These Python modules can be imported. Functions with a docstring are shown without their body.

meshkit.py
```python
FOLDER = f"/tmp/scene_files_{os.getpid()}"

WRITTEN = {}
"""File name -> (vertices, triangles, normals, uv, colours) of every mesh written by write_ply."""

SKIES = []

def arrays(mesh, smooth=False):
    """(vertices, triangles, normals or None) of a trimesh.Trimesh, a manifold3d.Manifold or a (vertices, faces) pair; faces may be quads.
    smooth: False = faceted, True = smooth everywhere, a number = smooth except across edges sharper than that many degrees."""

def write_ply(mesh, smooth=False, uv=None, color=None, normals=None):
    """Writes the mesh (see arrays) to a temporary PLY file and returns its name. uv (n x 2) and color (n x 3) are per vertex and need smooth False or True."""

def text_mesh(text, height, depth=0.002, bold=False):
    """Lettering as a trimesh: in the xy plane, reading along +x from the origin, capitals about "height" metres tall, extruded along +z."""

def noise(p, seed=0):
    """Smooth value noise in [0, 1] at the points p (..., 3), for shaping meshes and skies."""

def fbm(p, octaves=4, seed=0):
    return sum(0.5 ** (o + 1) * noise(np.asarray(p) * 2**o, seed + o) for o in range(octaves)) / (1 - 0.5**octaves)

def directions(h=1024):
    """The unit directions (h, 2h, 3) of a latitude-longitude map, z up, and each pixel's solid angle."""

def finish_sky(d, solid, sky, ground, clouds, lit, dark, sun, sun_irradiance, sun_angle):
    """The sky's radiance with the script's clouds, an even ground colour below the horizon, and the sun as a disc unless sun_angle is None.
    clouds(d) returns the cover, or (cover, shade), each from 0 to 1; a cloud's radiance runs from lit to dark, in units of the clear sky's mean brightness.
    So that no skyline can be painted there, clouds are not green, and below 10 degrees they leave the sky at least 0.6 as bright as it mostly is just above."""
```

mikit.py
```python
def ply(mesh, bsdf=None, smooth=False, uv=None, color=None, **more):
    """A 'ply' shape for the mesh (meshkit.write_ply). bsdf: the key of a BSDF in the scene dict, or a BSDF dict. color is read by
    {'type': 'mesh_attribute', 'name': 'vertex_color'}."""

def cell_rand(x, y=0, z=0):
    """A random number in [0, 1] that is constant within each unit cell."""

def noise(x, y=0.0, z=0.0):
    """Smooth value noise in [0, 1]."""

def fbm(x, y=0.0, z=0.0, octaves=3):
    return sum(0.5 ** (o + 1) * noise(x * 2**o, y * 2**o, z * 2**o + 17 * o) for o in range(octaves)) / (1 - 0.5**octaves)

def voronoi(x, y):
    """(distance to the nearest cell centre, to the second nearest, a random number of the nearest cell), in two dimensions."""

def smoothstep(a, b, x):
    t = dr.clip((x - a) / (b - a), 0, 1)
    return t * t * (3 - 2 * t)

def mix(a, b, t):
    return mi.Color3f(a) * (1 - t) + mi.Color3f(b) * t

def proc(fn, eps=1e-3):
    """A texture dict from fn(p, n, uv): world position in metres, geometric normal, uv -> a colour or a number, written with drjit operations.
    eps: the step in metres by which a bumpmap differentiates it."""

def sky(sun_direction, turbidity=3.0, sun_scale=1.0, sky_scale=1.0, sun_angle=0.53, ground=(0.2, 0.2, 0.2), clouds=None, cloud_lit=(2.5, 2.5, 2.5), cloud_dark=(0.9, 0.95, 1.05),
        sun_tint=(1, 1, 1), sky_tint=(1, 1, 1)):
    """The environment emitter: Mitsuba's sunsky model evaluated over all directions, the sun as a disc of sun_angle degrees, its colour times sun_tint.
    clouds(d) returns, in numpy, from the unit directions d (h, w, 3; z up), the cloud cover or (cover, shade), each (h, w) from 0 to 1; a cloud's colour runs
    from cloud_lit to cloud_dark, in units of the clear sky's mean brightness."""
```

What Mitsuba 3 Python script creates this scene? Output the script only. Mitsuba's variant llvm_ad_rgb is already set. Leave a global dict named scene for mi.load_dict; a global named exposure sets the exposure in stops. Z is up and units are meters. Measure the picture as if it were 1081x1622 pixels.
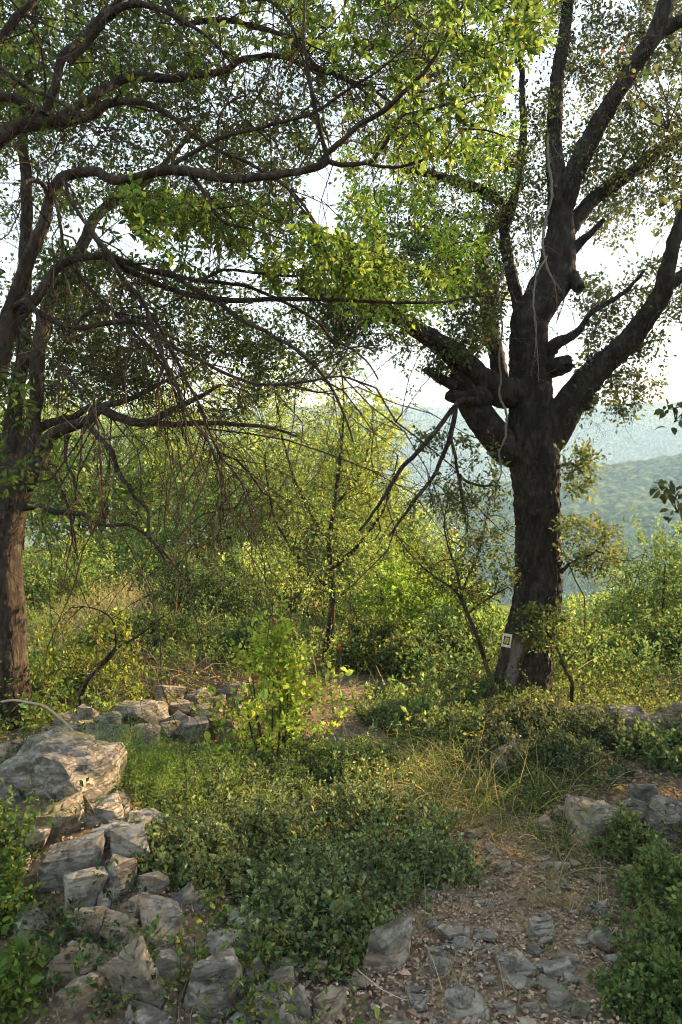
import math
import numpy as np, trimesh, drjit as dr, mitsuba as mi, mikit, meshkit
from scipy.spatial import cKDTree
from scipy.interpolate import PchipInterpolator
from mikit import proc, noise, fbm, voronoi, smoothstep, mix

T = mi.ScalarTransform4f
scene, labels = {}, {}

# ------------------------------------------------------------------ camera, sky, exposure
FOC, CX, CY, PITCH, EYE = 1159.0, 540.5, 811.0, math.radians(1.93), 1.6
scene['camera'] = {'type': 'perspective', 'fov': 2 * math.degrees(math.atan(540.5 / FOC)), 'fov_axis': 'x',
                   'near_clip': 0.05, 'far_clip': 12000.0,
                   'to_world': T().look_at(origin=[0, 0, EYE], target=[0, math.cos(PITCH), EYE + math.sin(PITCH)], up=[0, 0, 1]),
                   'medium': {'type': 'ref', 'id': 'air'}}
SUN_AZ, SUN_EL = math.radians(57), math.radians(26)      # from straight ahead towards the right; height above the horizon
SUN = [math.sin(SUN_AZ) * math.cos(SUN_EL), math.cos(SUN_AZ) * math.cos(SUN_EL), math.sin(SUN_EL)]
scene['sky'] = mikit.sky(SUN, turbidity=4, sun_scale=1.15, sun_angle=1.0, sun_tint=(1.0, 0.985, 0.93),
                         clouds=lambda d: 0.55, cloud_lit=(0.90, 0.95, 1.05), cloud_dark=(0.8, 0.8, 0.9))
exposure = 3.95
HAZE = 0.00042
scene['air'] = {'type': 'homogeneous', 'albedo': {'type': 'rgb', 'value': [0.84, 0.93, 1.0]},
                'sigma_t': {'type': 'rgb', 'value': [HAZE * 0.72, HAZE, HAZE * 1.5]}}

# ------------------------------------------------------------------ helpers
def at(px, py, Y):
    """the point that photo pixel (px, py) shows at Y metres ahead"""
    px, py, Y = (np.asarray(a, float) for a in (px, py, Y))
    u, v = (px - CX) / FOC, (CY - py) / FOC
    fy, fz = math.cos(PITCH) - v * math.sin(PITCH), math.sin(PITCH) + v * math.cos(PITCH)
    return np.stack(np.broadcast_arrays(u / fy * Y, Y, EYE + fz / fy * Y), -1)

def nz(x, y, s, seed=0, o=3):
    return meshkit.fbm(np.stack([np.asarray(x, float) * s, np.asarray(y, float) * s, np.zeros_like(np.asarray(x, float)) + seed * 7.3], -1), o, seed)

def sst(a, b, x):
    t = np.clip((x - a) / (b - a), 0, 1)
    return t * t * (3 - 2 * t)

RIDGE = np.array([[-0.15, 2.2, .02, .30], [-0.55, 2.7, .10, .40], [-1.05, 3.3, .22, .50], [-1.75, 4.2, .30, .62],
                  [-1.75, 5.2, .24, .6], [-1.25, 6.2, .20, .5], [-0.85, 6.7, .10, .4]])

def ridge_h(x, y):
    h = np.zeros_like(x)
    for a, b in zip(RIDGE[:-1], RIDGE[1:]):
        d = b[:2] - a[:2]
        t = np.clip(((x - a[0]) * d[0] + (y - a[1]) * d[1]) / (d @ d), 0, 1)
        q = np.hypot(x - a[0] - t * d[0], y - a[1] - t * d[1])
        hh, w = a[2] + t * (b[2] - a[2]), a[3] + t * (b[3] - a[3])
        h = np.maximum(h, hh * np.exp(-(q / w) ** 2 * 1.4))
    return h

def G(x, y):
    x, y = np.asarray(x, float), np.asarray(y, float)
    g = 0.10 * (nz(x, y, 0.7, 1) - 0.5) + 0.03 * (nz(x, y, 3.1, 2) - 0.5)
    g = g + ridge_h(x, y)
    g = g + 0.12 * sst(0.9, 1.6, x) * sst(3.6, 4.6, y)
    g = g + 0.075 * np.maximum(y - 7, 0) * sst(0.5, -3.0, x) * (1 - sst(25, 45, y))
    g = g - 0.22 * np.maximum(y - 8.5, 0) * sst(-1.5, 3.5, x)
    return g

def gp(px, py):
    """where the ray of photo pixel (px, py) meets the ground"""
    Y = np.linspace(1.6, 30, 1500)
    p = at(px, py, Y)
    k = np.argmax(p[:, 2] < G(p[:, 0], p[:, 1]))
    return p[k]

def rng_of(seed):
    return np.random.default_rng(seed)

def unit(v):
    return v / (np.linalg.norm(v, axis=-1, keepdims=True) + 1e-12)

def numbered(base):
    if base not in scene and base not in labels and not any(k.startswith(base + '__') for k in scene):
        return base
    n = 1
    while f'{base}_{n:03d}' in scene or f'{base}_{n:03d}' in labels or any(k.startswith(f'{base}_{n:03d}__') for k in scene):
        n += 1
    return f'{base}_{n:03d}'

COUNT = {}
def part_key(parent, name):
    k = f'{parent}__{name}'
    c = COUNT.get(k, 0)
    COUNT[k] = c + 1
    return k if c == 0 else f'{k}_{c:03d}'

def thing(name, label, cat, group=None):
    k = numbered(name)
    labels[k] = {'label': label, 'category': cat}
    if group:
        labels[k]['group'] = group
    return k

def put(key, mesh, bsdf, smooth=False, color=None, kind=None):
    scene[key] = mikit.ply(mesh, bsdf, smooth=smooth, color=color)
    if kind:
        labels.setdefault(key, {})['kind'] = kind
    return key

class Soup:
    """collects vertices, triangles and colours of one mesh"""
    def __init__(self):
        self.v, self.f, self.c, self.n = [], [], [], 0
    def add(self, v, f, c):
        self.v.append(np.asarray(v, np.float32)); self.f.append(np.asarray(f, np.int64) + self.n)
        self.c.append(np.broadcast_to(np.asarray(c, np.float32), (len(v), 3))); self.n += len(v)
    def mesh(self):
        return np.vstack(self.v), np.vstack(self.f)
    def put(self, key, bsdf, smooth=False, kind=None):
        if self.n:
            put(key, self.mesh(), bsdf, smooth, np.vstack(self.c), kind)
        return key

def tubes(P, R, sides=4):
    """n polylines (n, k, 3) with radii (n, k) as tubes"""
    n, k = R.shape
    t = unit(np.gradient(P, axis=1))
    ref = np.where(np.abs(t[..., 2:]) < 0.9, np.array([0, 0, 1.0]), np.array([1.0, 0, 0]))
    a = unit(np.cross(t, ref)); b = np.cross(t, a)
    ang = np.arange(sides) * 2 * np.pi / sides
    v = P[:, :, None] + R[..., None, None] * (np.cos(ang)[None, None, :, None] * a[:, :, None] + np.sin(ang)[None, None, :, None] * b[:, :, None])
    i, j = np.meshgrid(np.arange(k - 1), np.arange(sides), indexing='ij')
    q = np.stack([i * sides + j, i * sides + (j + 1) % sides, (i + 1) * sides + (j + 1) % sides, (i + 1) * sides + j], -1).reshape(-1, 4)
    f = np.vstack([q[:, [0, 1, 2]], q[:, [0, 2, 3]]])
    return v.reshape(-1, 3), (f[None] + (np.arange(n) * k * sides)[:, None, None]).reshape(-1, 3)

def spline(pts, step):
    """a smooth curve through (x, y, z, r) rows, one point every step metres"""
    pts = np.asarray(pts, float)
    s = np.r_[0, np.cumsum(np.linalg.norm(np.diff(pts[:, :3], axis=0), axis=1) + 1e-6)]
    q = np.linspace(0, s[-1], max(4, int(s[-1] / step) + 1))
    return PchipInterpolator(s, pts)(q)

def limb_mesh(c, sides=12, rough=0.12, seed=0, bark=0.0, cap=True, jag=0.0):
    """one limb from a curve (k, 4); bark = depth of furrows in metres"""
    c = np.asarray(c, float)
    if cap:
        e = c[-1].copy(); d = unit(c[-1, :3] - c[-2, :3])
        e1 = e.copy(); e1[:3] += d * e[3] * 0.35; e1[3] *= 0.7
        e2 = e.copy(); e2[:3] += d * e[3] * 0.45; e2[3] *= 0.02
        c = np.vstack([c, e1, e2])
    t = unit(np.gradient(c[:, :3], axis=0))
    a = np.zeros_like(t); a[0] = unit(np.cross(t[0], [0.31, 0.9, 0.3]))
    for i in range(1, len(t)):                                     # a frame that does not twist
        a[i] = unit(a[i - 1] - t[i] * (a[i - 1] @ t[i]))
    b = np.cross(t, a)
    g = np.arange(sides) * 2 * np.pi / sides
    v = (c[:, None, :3] + c[:, None, None, 3] * (np.cos(g)[None, :, None] * a[:, None] + np.sin(g)[None, :, None] * b[:, None])).reshape(-1, 3)
    f = tubes(c[None, :, :3], c[None, :, 3], sides)[1]
    ctr = np.repeat(c[:, :3], sides, 0); r = np.repeat(c[:, 3], sides)
    d = v - ctr
    w = 1 + rough * 2 * (meshkit.fbm(v * np.array([6, 6, 3]) + seed * 11.1, 3, seed) - 0.5)
    if bark:
        m = meshkit.fbm(v * np.array([38, 38, 11]) + seed, 3, seed + 3)
        w = w + bark * 2 * (np.abs(m - 0.5) * 2 - 0.35) / np.maximum(r, 0.02)
    w = np.where(r > 0.002, w, 1)
    v = ctr + d * w[:, None]
    if jag:                                                        # a torn end
        e = np.repeat(np.arange(len(c)) >= len(c) - 3, sides)
        j = meshkit.noise(v * 55 + seed, seed) - 0.35
        v[e] += np.outer(j[e] * jag, unit(c[-1, :3] - c[0, :3]))
    return v, f

def leaves(P, D, N, L, W, C, fold=0.25, fine=False):
    """leaf blades: base P, along D, facing N, length L, half width W, colour C"""
    S = unit(np.cross(D, N)); N = np.cross(S, D)
    L, W = L[:, None], W[:, None]
    n = len(P)
    if fine:
        up = N * W * fold
        v = np.stack([P, P + D * L * .30 + S * W * .85 + up, P + D * L * .66 + S * W * .8 + up, P + D * L - N * L * .12,
                      P + D * L * .66 - S * W * .8 + up, P + D * L * .30 - S * W * .85 + up], 1)
        f = np.array([[0, 1, 5], [1, 2, 5], [2, 4, 5], [2, 3, 4]])
        k = 6
    else:
        up = N * W * fold
        v = np.stack([P, P + D * L * .45 + S * W + up, P + D * L - N * L * .1, P + D * L * .45 - S * W + up], 1)
        f = np.array([[0, 1, 2], [0, 2, 3]])
        k = 4
    F = (f[None] + (np.arange(n) * k)[:, None, None]).reshape(-1, 3)
    return v.reshape(-1, 3), F, np.repeat(C, k, 0)

def tint(r, n, col, jit=0.3, warm=0.12, alt=None, alt_p=0.0):
    c = np.tile(np.asarray(col, float), (n, 1)) * np.exp(r.normal(0, jit, (n, 1)))
    c[:, 0] *= np.exp(r.normal(0, warm, n)); c[:, 2] *= np.exp(r.normal(0, warm, n))
    if alt is not None:
        k = r.random(n) < alt_p
        c[k] = np.asarray(alt) * np.exp(r.normal(0, 0.2, (k.sum(), 1)))
    return np.clip(c, 0.003, 0.75)

def spray_leaves(r, C, D, per, size, leaf, width, col, droop=0.0, jit=0.3, alt=None, alt_p=0.02, fine=False):
    """leaves round short shoots: centres C (n, 3), shoot directions D"""
    n = len(C)
    idx = np.repeat(np.arange(n), per)
    m = len(idx)
    u = r.random(m)
    side = unit(r.normal(size=(m, 3)))
    P = C[idx] + D[idx] * ((u - 0.6) * size * 2.0)[:, None] + side * (r.random(m) ** 0.5 * size * 0.35)[:, None]
    d = unit(D[idx] * 0.5 + side * 0.9 + np.array([0, 0, -droop]))
    N = unit(np.array([0, 0, 1.0]) + 0.75 * r.normal(size=(m, 3)))
    L = leaf * np.exp(r.normal(0, 0.22, m))
    shade = np.exp(r.normal(0, 0.16, (n, 1)))[idx]
    return leaves(P, d, N, L, L * width, tint(r, m, col, jit, 0.12, alt, alt_p) * shade, 0.3, fine)

def connect(r, nodes, rad, targets, r_tip=0.003, sag=0.12, k=5, grow=1.15, rmax=0.02):
    """twigs from the nearest wood to every target, the new twigs becoming wood for the next ones"""
    order = np.argsort(cKDTree(nodes).query(targets)[0])
    targets = targets[order]
    Ps, Rs = [], []
    nodes, rad = nodes.copy(), rad.copy()
    i, step = 0, max(6, len(targets) // 60)
    while i < len(targets):
        b = targets[i:i + step]
        dist, j = cKDTree(nodes).query(b)
        s = nodes[j]
        t = np.linspace(0, 1, k)[None, :, None]
        bend = r.normal(size=(len(b), 1, 3)) * 0.10 * dist[:, None, None] + np.array([0, 0, 1]) * sag * dist[:, None, None]
        P = s[:, None] * (1 - t) + b[:, None] * t + bend * 4 * t * (1 - t)
        P[:, 1:-1] += r.normal(size=(len(b), k - 2, 3)) * 0.03 * dist[:, None, None]
        r0 = np.minimum(np.minimum(rad[j] * 0.75, rmax), r_tip * (1 + 2.2 * dist))
        r0 = np.maximum(r0, r_tip)
        R = r0[:, None] * (1 - t[..., 0]) + r_tip * 0.6 * t[..., 0]
        Ps.append(P); Rs.append(R)
        nodes = np.vstack([nodes, P[:, 1:].reshape(-1, 3)]); rad = np.r_[rad, R[:, 1:].ravel()]
        i += step; step = int(step * grow) + 1
    P, R = np.vstack(Ps), np.vstack(Rs)
    return P, R, unit(P[:, -1] - P[:, -2])

def twig_walk(r, S, D, length, r0, k=8, wander=0.35, gravity=0.25):
    """wandering bare twigs from points S along D"""
    n = len(S)
    P = np.zeros((n, k, 3)); P[:, 0] = S
    d = unit(D)
    for i in range(1, k):
        d = unit(d + r.normal(size=(n, 3)) * wander + np.array([0, 0, -gravity]))
        P[:, i] = P[:, i - 1] + d * (length / (k - 1))[:, None]
    R = r0[:, None] * np.linspace(1, 0.3, k)[None]
    return P, R

def bare_twigs(r, nodes, dirs, n, length, r0, gravity=0.25, sub=3, spread=0.8, wander=0.35):
    """two or three generations of leafless twigs from the wood"""
    j = r.integers(0, len(nodes), n)
    D = unit(dirs[j] + spread * r.normal(size=(n, 3)))
    out = []
    P, R = twig_walk(r, nodes[j], D, length * np.exp(r.normal(0, 0.3, n)), r0 * np.exp(r.normal(0, 0.2, n)), gravity=gravity, wander=wander)
    out.append((P, R))
    for g in range(2):
        m = len(P) * sub
        a = r.integers(0, len(P), m); b = r.integers(2, P.shape[1] - 1, m)
        S = P[a, b]; D = unit(P[a, b] - P[a, b - 1] + 0.75 * r.normal(size=(m, 3)))
        L = np.linalg.norm(P[a, -1] - P[a, 0], axis=1) * 0.5 * np.exp(r.normal(0, 0.3, m))
        P, R = twig_walk(r, S, D, L, R[a, b] * 0.7, k=5, gravity=gravity * 0.8, wander=wander)
        out.append((P, R))
        sub = max(1, sub - 1)
    return out

def in_poly(r, poly, n):
    import shapely
    pg = shapely.Polygon(poly)
    x0, y0, x1, y1 = pg.bounds
    out = np.zeros((0, 2))
    while len(out) < n:
        q = np.stack([r.uniform(x0, x1, 4 * n), r.uniform(y0, y1, 4 * n)], -1)
        out = np.vstack([out, q[shapely.contains_xy(pg, q[:, 0], q[:, 1])]])
    return out[:n]

def crown_points(r, poly, Y0, Y1, n, clump=0.0, scale=1.6, seed=0):
    """points of a crown whose extent as seen in the photo is poly, between Y0 and Y1 ahead; clump thins it into masses and gaps"""
    q = in_poly(r, poly, int(n * (1 + 2 * clump)))
    Y = r.uniform(Y0, Y1, len(q))
    p = at(q[:, 0], q[:, 1], Y)
    if clump:
        p = p[np.argsort(-meshkit.fbm(p * scale + seed, 3, seed) - r.random(len(p)) * 0.12)]
        p = p[:n]
    return p

# ------------------------------------------------------------------ materials
def vcol():
    return {'type': 'mesh_attribute', 'name': 'vertex_color'}

scene['leaf'] = {'type': 'principledthin', 'base_color': vcol(), 'roughness': 0.36, 'diff_trans': 1.1, 'spec_trans': 0.0, 'eta': 1.5}
scene['dull'] = {'type': 'twosided', 'bsdf': {'type': 'diffuse', 'reflectance': vcol()}}

def bark_color(dark, light, moss, z0, z1, amount, lichen):
    def fn(p, n, uv):
        v = 0.6 * fbm(p.x * 46, p.y * 46, p.z * 13, 4) + 0.4 * fbm(p.x * 12, p.y * 12, p.z * 4, 3)
        w = fbm(p.x * 2.3, p.y * 2.3, p.z * 1.7, 3)
        c = mix(dark, light, smoothstep(0.35, 0.72, v) * (0.35 + 0.65 * w))
        m = smoothstep(0.42, 0.62, fbm(p.x * 5, p.y * 5, p.z * 3.2 + 4, 4)) * smoothstep(z1, z0, p.z + 0.35 * w) * amount
        c = mix(c, moss, m)
        lich = smoothstep(0.66, 0.72, fbm(p.x * 15 + 9, p.y * 15, p.z * 13, 3)) * lichen
        return mix(c, mi.Color3f(0.24, 0.24, 0.20), lich)
    return fn

def bark_bump(p, n, uv):
    return 0.022 * dr.abs(fbm(p.x * 40, p.y * 40, p.z * 11, 4) - 0.5) + 0.010 * fbm(p.x * 26, p.y * 26, p.z * 9, 3) + 0.004 * fbm(p.x * 120, p.y * 120, p.z * 60, 2)

def bark(dark, light, moss, z0=0.3, z1=1.6, amount=0.8, lichen=0.3):
    return {'type': 'twosided', 'bsdf': {'type': 'bumpmap', 'arbitrary': proc(bark_bump, 2e-3), 'scale': 1.0,
            'bsdf': {'type': 'principled', 'base_color': proc(bark_color(dark, light, moss, z0, z1, amount, lichen)), 'roughness': 0.85, 'specular': 0.25}}}

scene['oak_bark'] = bark((0.012, 0.0095, 0.008), (0.060, 0.048, 0.038), (0.10, 0.085, 0.022), 0.2, 1.5, 0.85, 0.08)
OAK_BARK = bark_color((0.012, 0.0095, 0.008), (0.060, 0.048, 0.038), (0.12, 0.085, 0.02), 0.2, 1.3, 0.9, 0.08)
SCAR_A, SCAR_B = at(816, 1024, 6.79), at(806, 1080, 6.79)

def trunk_color(p, n, uv):                                         # the trunk wears one long scar of weathered bare wood
    d = SCAR_B - SCAR_A
    t = dr.clip(((p.x - SCAR_A[0]) * d[0] + (p.y - SCAR_A[1]) * d[1] + (p.z - SCAR_A[2]) * d[2]) / float(d @ d), 0, 1)
    q = dr.sqrt(dr.square(p.x - SCAR_A[0] - t * d[0]) + dr.square(p.y - SCAR_A[1] - t * d[1]) + dr.square(p.z - SCAR_A[2] - t * d[2]))
    m = smoothstep(0.085, 0.045, q + 0.08 * (fbm(p.x * 24, p.y * 24, p.z * 9, 3) - 0.4))
    return mix(OAK_BARK(p, n, uv), mi.Color3f(0.16, 0.14, 0.13) * (0.6 + 0.7 * fbm(p.x * 60, p.y * 60, p.z * 18, 3)), m * 0.85)

scene['oak_trunk_bark'] = {'type': 'twosided', 'bsdf': {'type': 'bumpmap', 'arbitrary': proc(bark_bump, 2e-3), 'scale': 1.0,
                           'bsdf': {'type': 'principled', 'base_color': proc(trunk_color), 'roughness': 0.85, 'specular': 0.25}}}
scene['brown_bark'] = bark((0.018, 0.014, 0.011), (0.085, 0.064, 0.047), (0.10, 0.10, 0.03), -0.2, 0.5, 0.5, 0.15)

def stone_color(p, n, uv):
    a = fbm(p.x * 3.1, p.y * 3.1, p.z * 3.1, 4)
    b = fbm(p.x * 24 + 3, p.y * 24, p.z * 24, 4)
    g = fbm(p.x * 90, p.y * 90 + 3, p.z * 90, 2)
    s = fbm(p.x * 7 + p.z * 22, p.y * 7, p.z * 48 - p.x * 9, 3)
    c = mix((0.075, 0.068, 0.060), (0.27, 0.245, 0.21), smoothstep(0.30, 0.68, 0.40 * a + 0.35 * b + 0.25 * s))
    c = mix(c, mi.Color3f(0.27, 0.19, 0.115), smoothstep(0.48, 0.66, fbm(p.x * 2.4 + 8, p.y * 2.4, p.z * 2.4, 4)) * 0.6)
    c = mix(c, mi.Color3f(0.045, 0.043, 0.038), smoothstep(0.55, 0.64, fbm(p.x * 15, p.y * 15 + 5, p.z * 15, 4)) * 0.55)
    c = mix(c, mi.Color3f(0.045, 0.04, 0.035), smoothstep(0.022, 0.0, dr.abs(s - 0.5)) * smoothstep(0.5, 0.65, a) * 0.5)
    c = mix(c, mi.Color3f(0.36, 0.35, 0.32), smoothstep(0.58, 0.70, fbm(p.x * 34, p.y * 34 + 5, p.z * 34, 3)) * 0.4)
    c = mix(c, mi.Color3f(0.075, 0.085, 0.035), smoothstep(0.56, 0.66, fbm(p.x * 6 + 4, p.y * 6, p.z * 6 + 9, 4)) * smoothstep(0.1, 0.8, n.z) * 0.55)
    return c * (0.72 + 0.56 * g)

def stone_bump(p, n, uv):
    s = fbm(p.x * 7 + p.z * 22, p.y * 7, p.z * 48 - p.x * 9, 3)
    return 0.022 * fbm(p.x * 20, p.y * 20, p.z * 26, 5) + 0.004 * fbm(p.x * 110, p.y * 110, p.z * 110, 2) - 0.010 * smoothstep(0.05, 0.0, dr.abs(s - 0.5))

scene['stone'] = {'type': 'twosided', 'bsdf': {'type': 'bumpmap', 'arbitrary': proc(stone_bump, 2e-3), 'scale': 1.0,
                  'bsdf': {'type': 'principled', 'base_color': proc(stone_color), 'roughness': 0.9, 'specular': 0.2}}}

def rust_color(p, n, uv):
    m = smoothstep(0.45, 0.6, fbm(p.x * 11, p.y * 11, p.z * 11, 4)) * smoothstep(0.2, 0.7, n.z)
    return mix(stone_color(p, n, uv), mi.Color3f(0.30, 0.13, 0.06), m * 0.9)

scene['rusty_stone'] = {'type': 'twosided', 'bsdf': {'type': 'bumpmap', 'arbitrary': proc(stone_bump, 2e-3), 'scale': 1.0,
                        'bsdf': {'type': 'principled', 'base_color': proc(rust_color), 'roughness': 0.9, 'specular': 0.2}}}

def soil_color(p, n, uv):
    a = fbm(p.x * 1.3, p.y * 1.3, 0, 4)
    b = fbm(p.x * 18, p.y * 18, 0, 4)
    d, e, w = voronoi(p.x * 34, p.y * 34)
    c = mix((0.070, 0.055, 0.040), (0.165, 0.128, 0.092), smoothstep(0.3, 0.7, 0.5 * a + 0.5 * b))
    c = mix(c, mi.Color3f(0.22, 0.165, 0.12) * (0.6 + 0.8 * w), smoothstep(0.5, 0.3, d) * 0.55)
    return mix(c, mi.Color3f(0.07, 0.075, 0.03), smoothstep(0.52, 0.7, fbm(p.x * 0.9 + 7, p.y * 0.9, 0, 3)) * 0.5)

def soil_bump(p, n, uv):
    d, e, w = voronoi(p.x * 34, p.y * 34)
    return 0.012 * fbm(p.x * 20, p.y * 20, 0, 4) + 0.004 * smoothstep(0.5, 0.2, d) * w

scene['soil'] = {'type': 'twosided', 'bsdf': {'type': 'bumpmap', 'arbitrary': proc(soil_bump, 2e-3), 'scale': 1.0,
                 'bsdf': {'type': 'diffuse', 'reflectance': proc(soil_color)}}}

def forest_color(p, n, uv):
    d, e, w = voronoi(p.x / 4.6, p.y / 4.6)
    a = fbm(p.x / 60, p.y / 60, 0, 3)
    c = mix((0.050, 0.082, 0.026), (0.15, 0.18, 0.045), smoothstep(0.25, 0.75, 0.3 * w + 0.35 * a + 0.35 * fbm(p.x / 9, p.y / 9, 0, 3)))
    return c * (0.55 + 0.5 * smoothstep(0.75, 0.2, d)) * (0.35 + 1.3 * fbm(p.x * 0.42, p.y * 0.42, p.z * 0.42, 3))

scene['forest'] = {'type': 'twosided', 'bsdf': {'type': 'diffuse', 'reflectance': proc(forest_color)}}

# ------------------------------------------------------------------ the setting
def axis(lo, hi, fine0, fine1, step, ratio=1.12, most=60.0):
    a = list(np.arange(fine0, fine1, step))
    s = step
    while a[-1] < hi:
        s = min(s * ratio, most); a.append(a[-1] + s)
    s = step
    while a[0] > lo:
        s = min(s * ratio, most); a.insert(0, a[0] - s)
    return np.array(a)

def sheet(xs, ys, h):
    X, Yg = np.meshgrid(xs, ys)
    v = np.stack([X, Yg, h(X, Yg)], -1).reshape(-1, 3)
    nx = len(xs)
    i, j = np.meshgrid(np.arange(len(ys) - 1), np.arange(nx - 1), indexing='ij')
    q = np.stack([i * nx + j, i * nx + j + 1, (i + 1) * nx + j + 1, (i + 1) * nx + j], -1).reshape(-1, 4)
    return v, np.vstack([q[:, [0, 1, 2]], q[:, [0, 2, 3]]])

def hill_base(x, y):
    far = 262 * sst(820, 1420, y + 0.15 * x - 130 * (nz(x, y, 1 / 330, 5) - 0.5)) * (0.86 + 0.20 * nz(x, y, 1 / 420, 6)) + 0.02 * np.maximum(-x, 0)
    crest = 470 + 0.05 * x
    mid = (38 + 0.17 * np.clip(x, -100, 500)) * np.exp(-((y - crest) / 130) ** 2)
    spur = 26 * np.exp(-((y - 330) / 70) ** 2) * sst(60, 150, x)
    low = -46 * sst(30, 230, y)
    back = 0.10 * np.maximum(-y - 40, 0)
    return far + mid + spur + low * (1 - 0.7 * sst(250, 600, y)) + back + 14 * (nz(x, y, 1 / 120, 8) - 0.5) * sst(60, 250, y)

def ground_h(x, y):
    far = np.hypot(x, y)
    t = sst(24, 60, far)
    return G(np.clip(x, -40, 40), np.clip(y, -40, 40)) * (1 - t) + (hill_base(x, y) - 3) * t

put('ground', sheet(axis(-70, 70, -3.2, 3.2, 0.045), axis(-70, 75, 1.5, 8.2, 0.045), ground_h), 'soil', True)
labels['ground'] = {'label': 'stony brown woodland soil strewn with dry leaves', 'kind': 'structure'}

def hills_h(x, y):
    cell = 4.6
    b = hill_base(x, y)
    x = x + 3 * (nz(x, y, 0.2, 31) - 0.5); y = y + 3 * (nz(x, y, 0.2, 32) - 0.5)
    best = np.zeros_like(b)
    gx, gy = np.floor(x / cell), np.floor(y / cell)
    for a in (-1, 0, 1):
        for c in (-1, 0, 1):
            ix, iy = (gx + a).astype(np.int64), (gy + c).astype(np.int64)
            h = ((ix * 374761393 + iy * 668265263) & 0xFFFFFFFF); h = ((h ^ (h >> 13)) * 1274126177) & 0xFFFFFFFF
            u1, u2, u3 = (h & 1023) / 1023.0, ((h >> 10) & 1023) / 1023.0, ((h >> 20) & 1023) / 1023.0
            d = np.hypot((ix + u1) * cell - x, (iy + u2) * cell - y)
            R = cell * (0.55 + 0.35 * u3)
            best = np.maximum(best, (1.0 + 2.4 * u3) * np.sqrt(np.maximum(0, 1 - (d / R) ** 2)))
    near = np.hypot(x, y)
    return b + best * sst(70, 120, near) + 3.0 * (nz(x, y, 0.33, 4) - 0.5) - 30 * sst(72, 40, near)

put('far_hills', sheet(axis(-1300, 1700, 20, 470, 2.2, 1.08), axis(-600, 1900, 180, 480, 1.9, 1.010, 40), hills_h), 'forest', True)
labels['far_hills'] = {'label': 'hazy wooded hillsides across the valley', 'kind': 'structure'}

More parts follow.
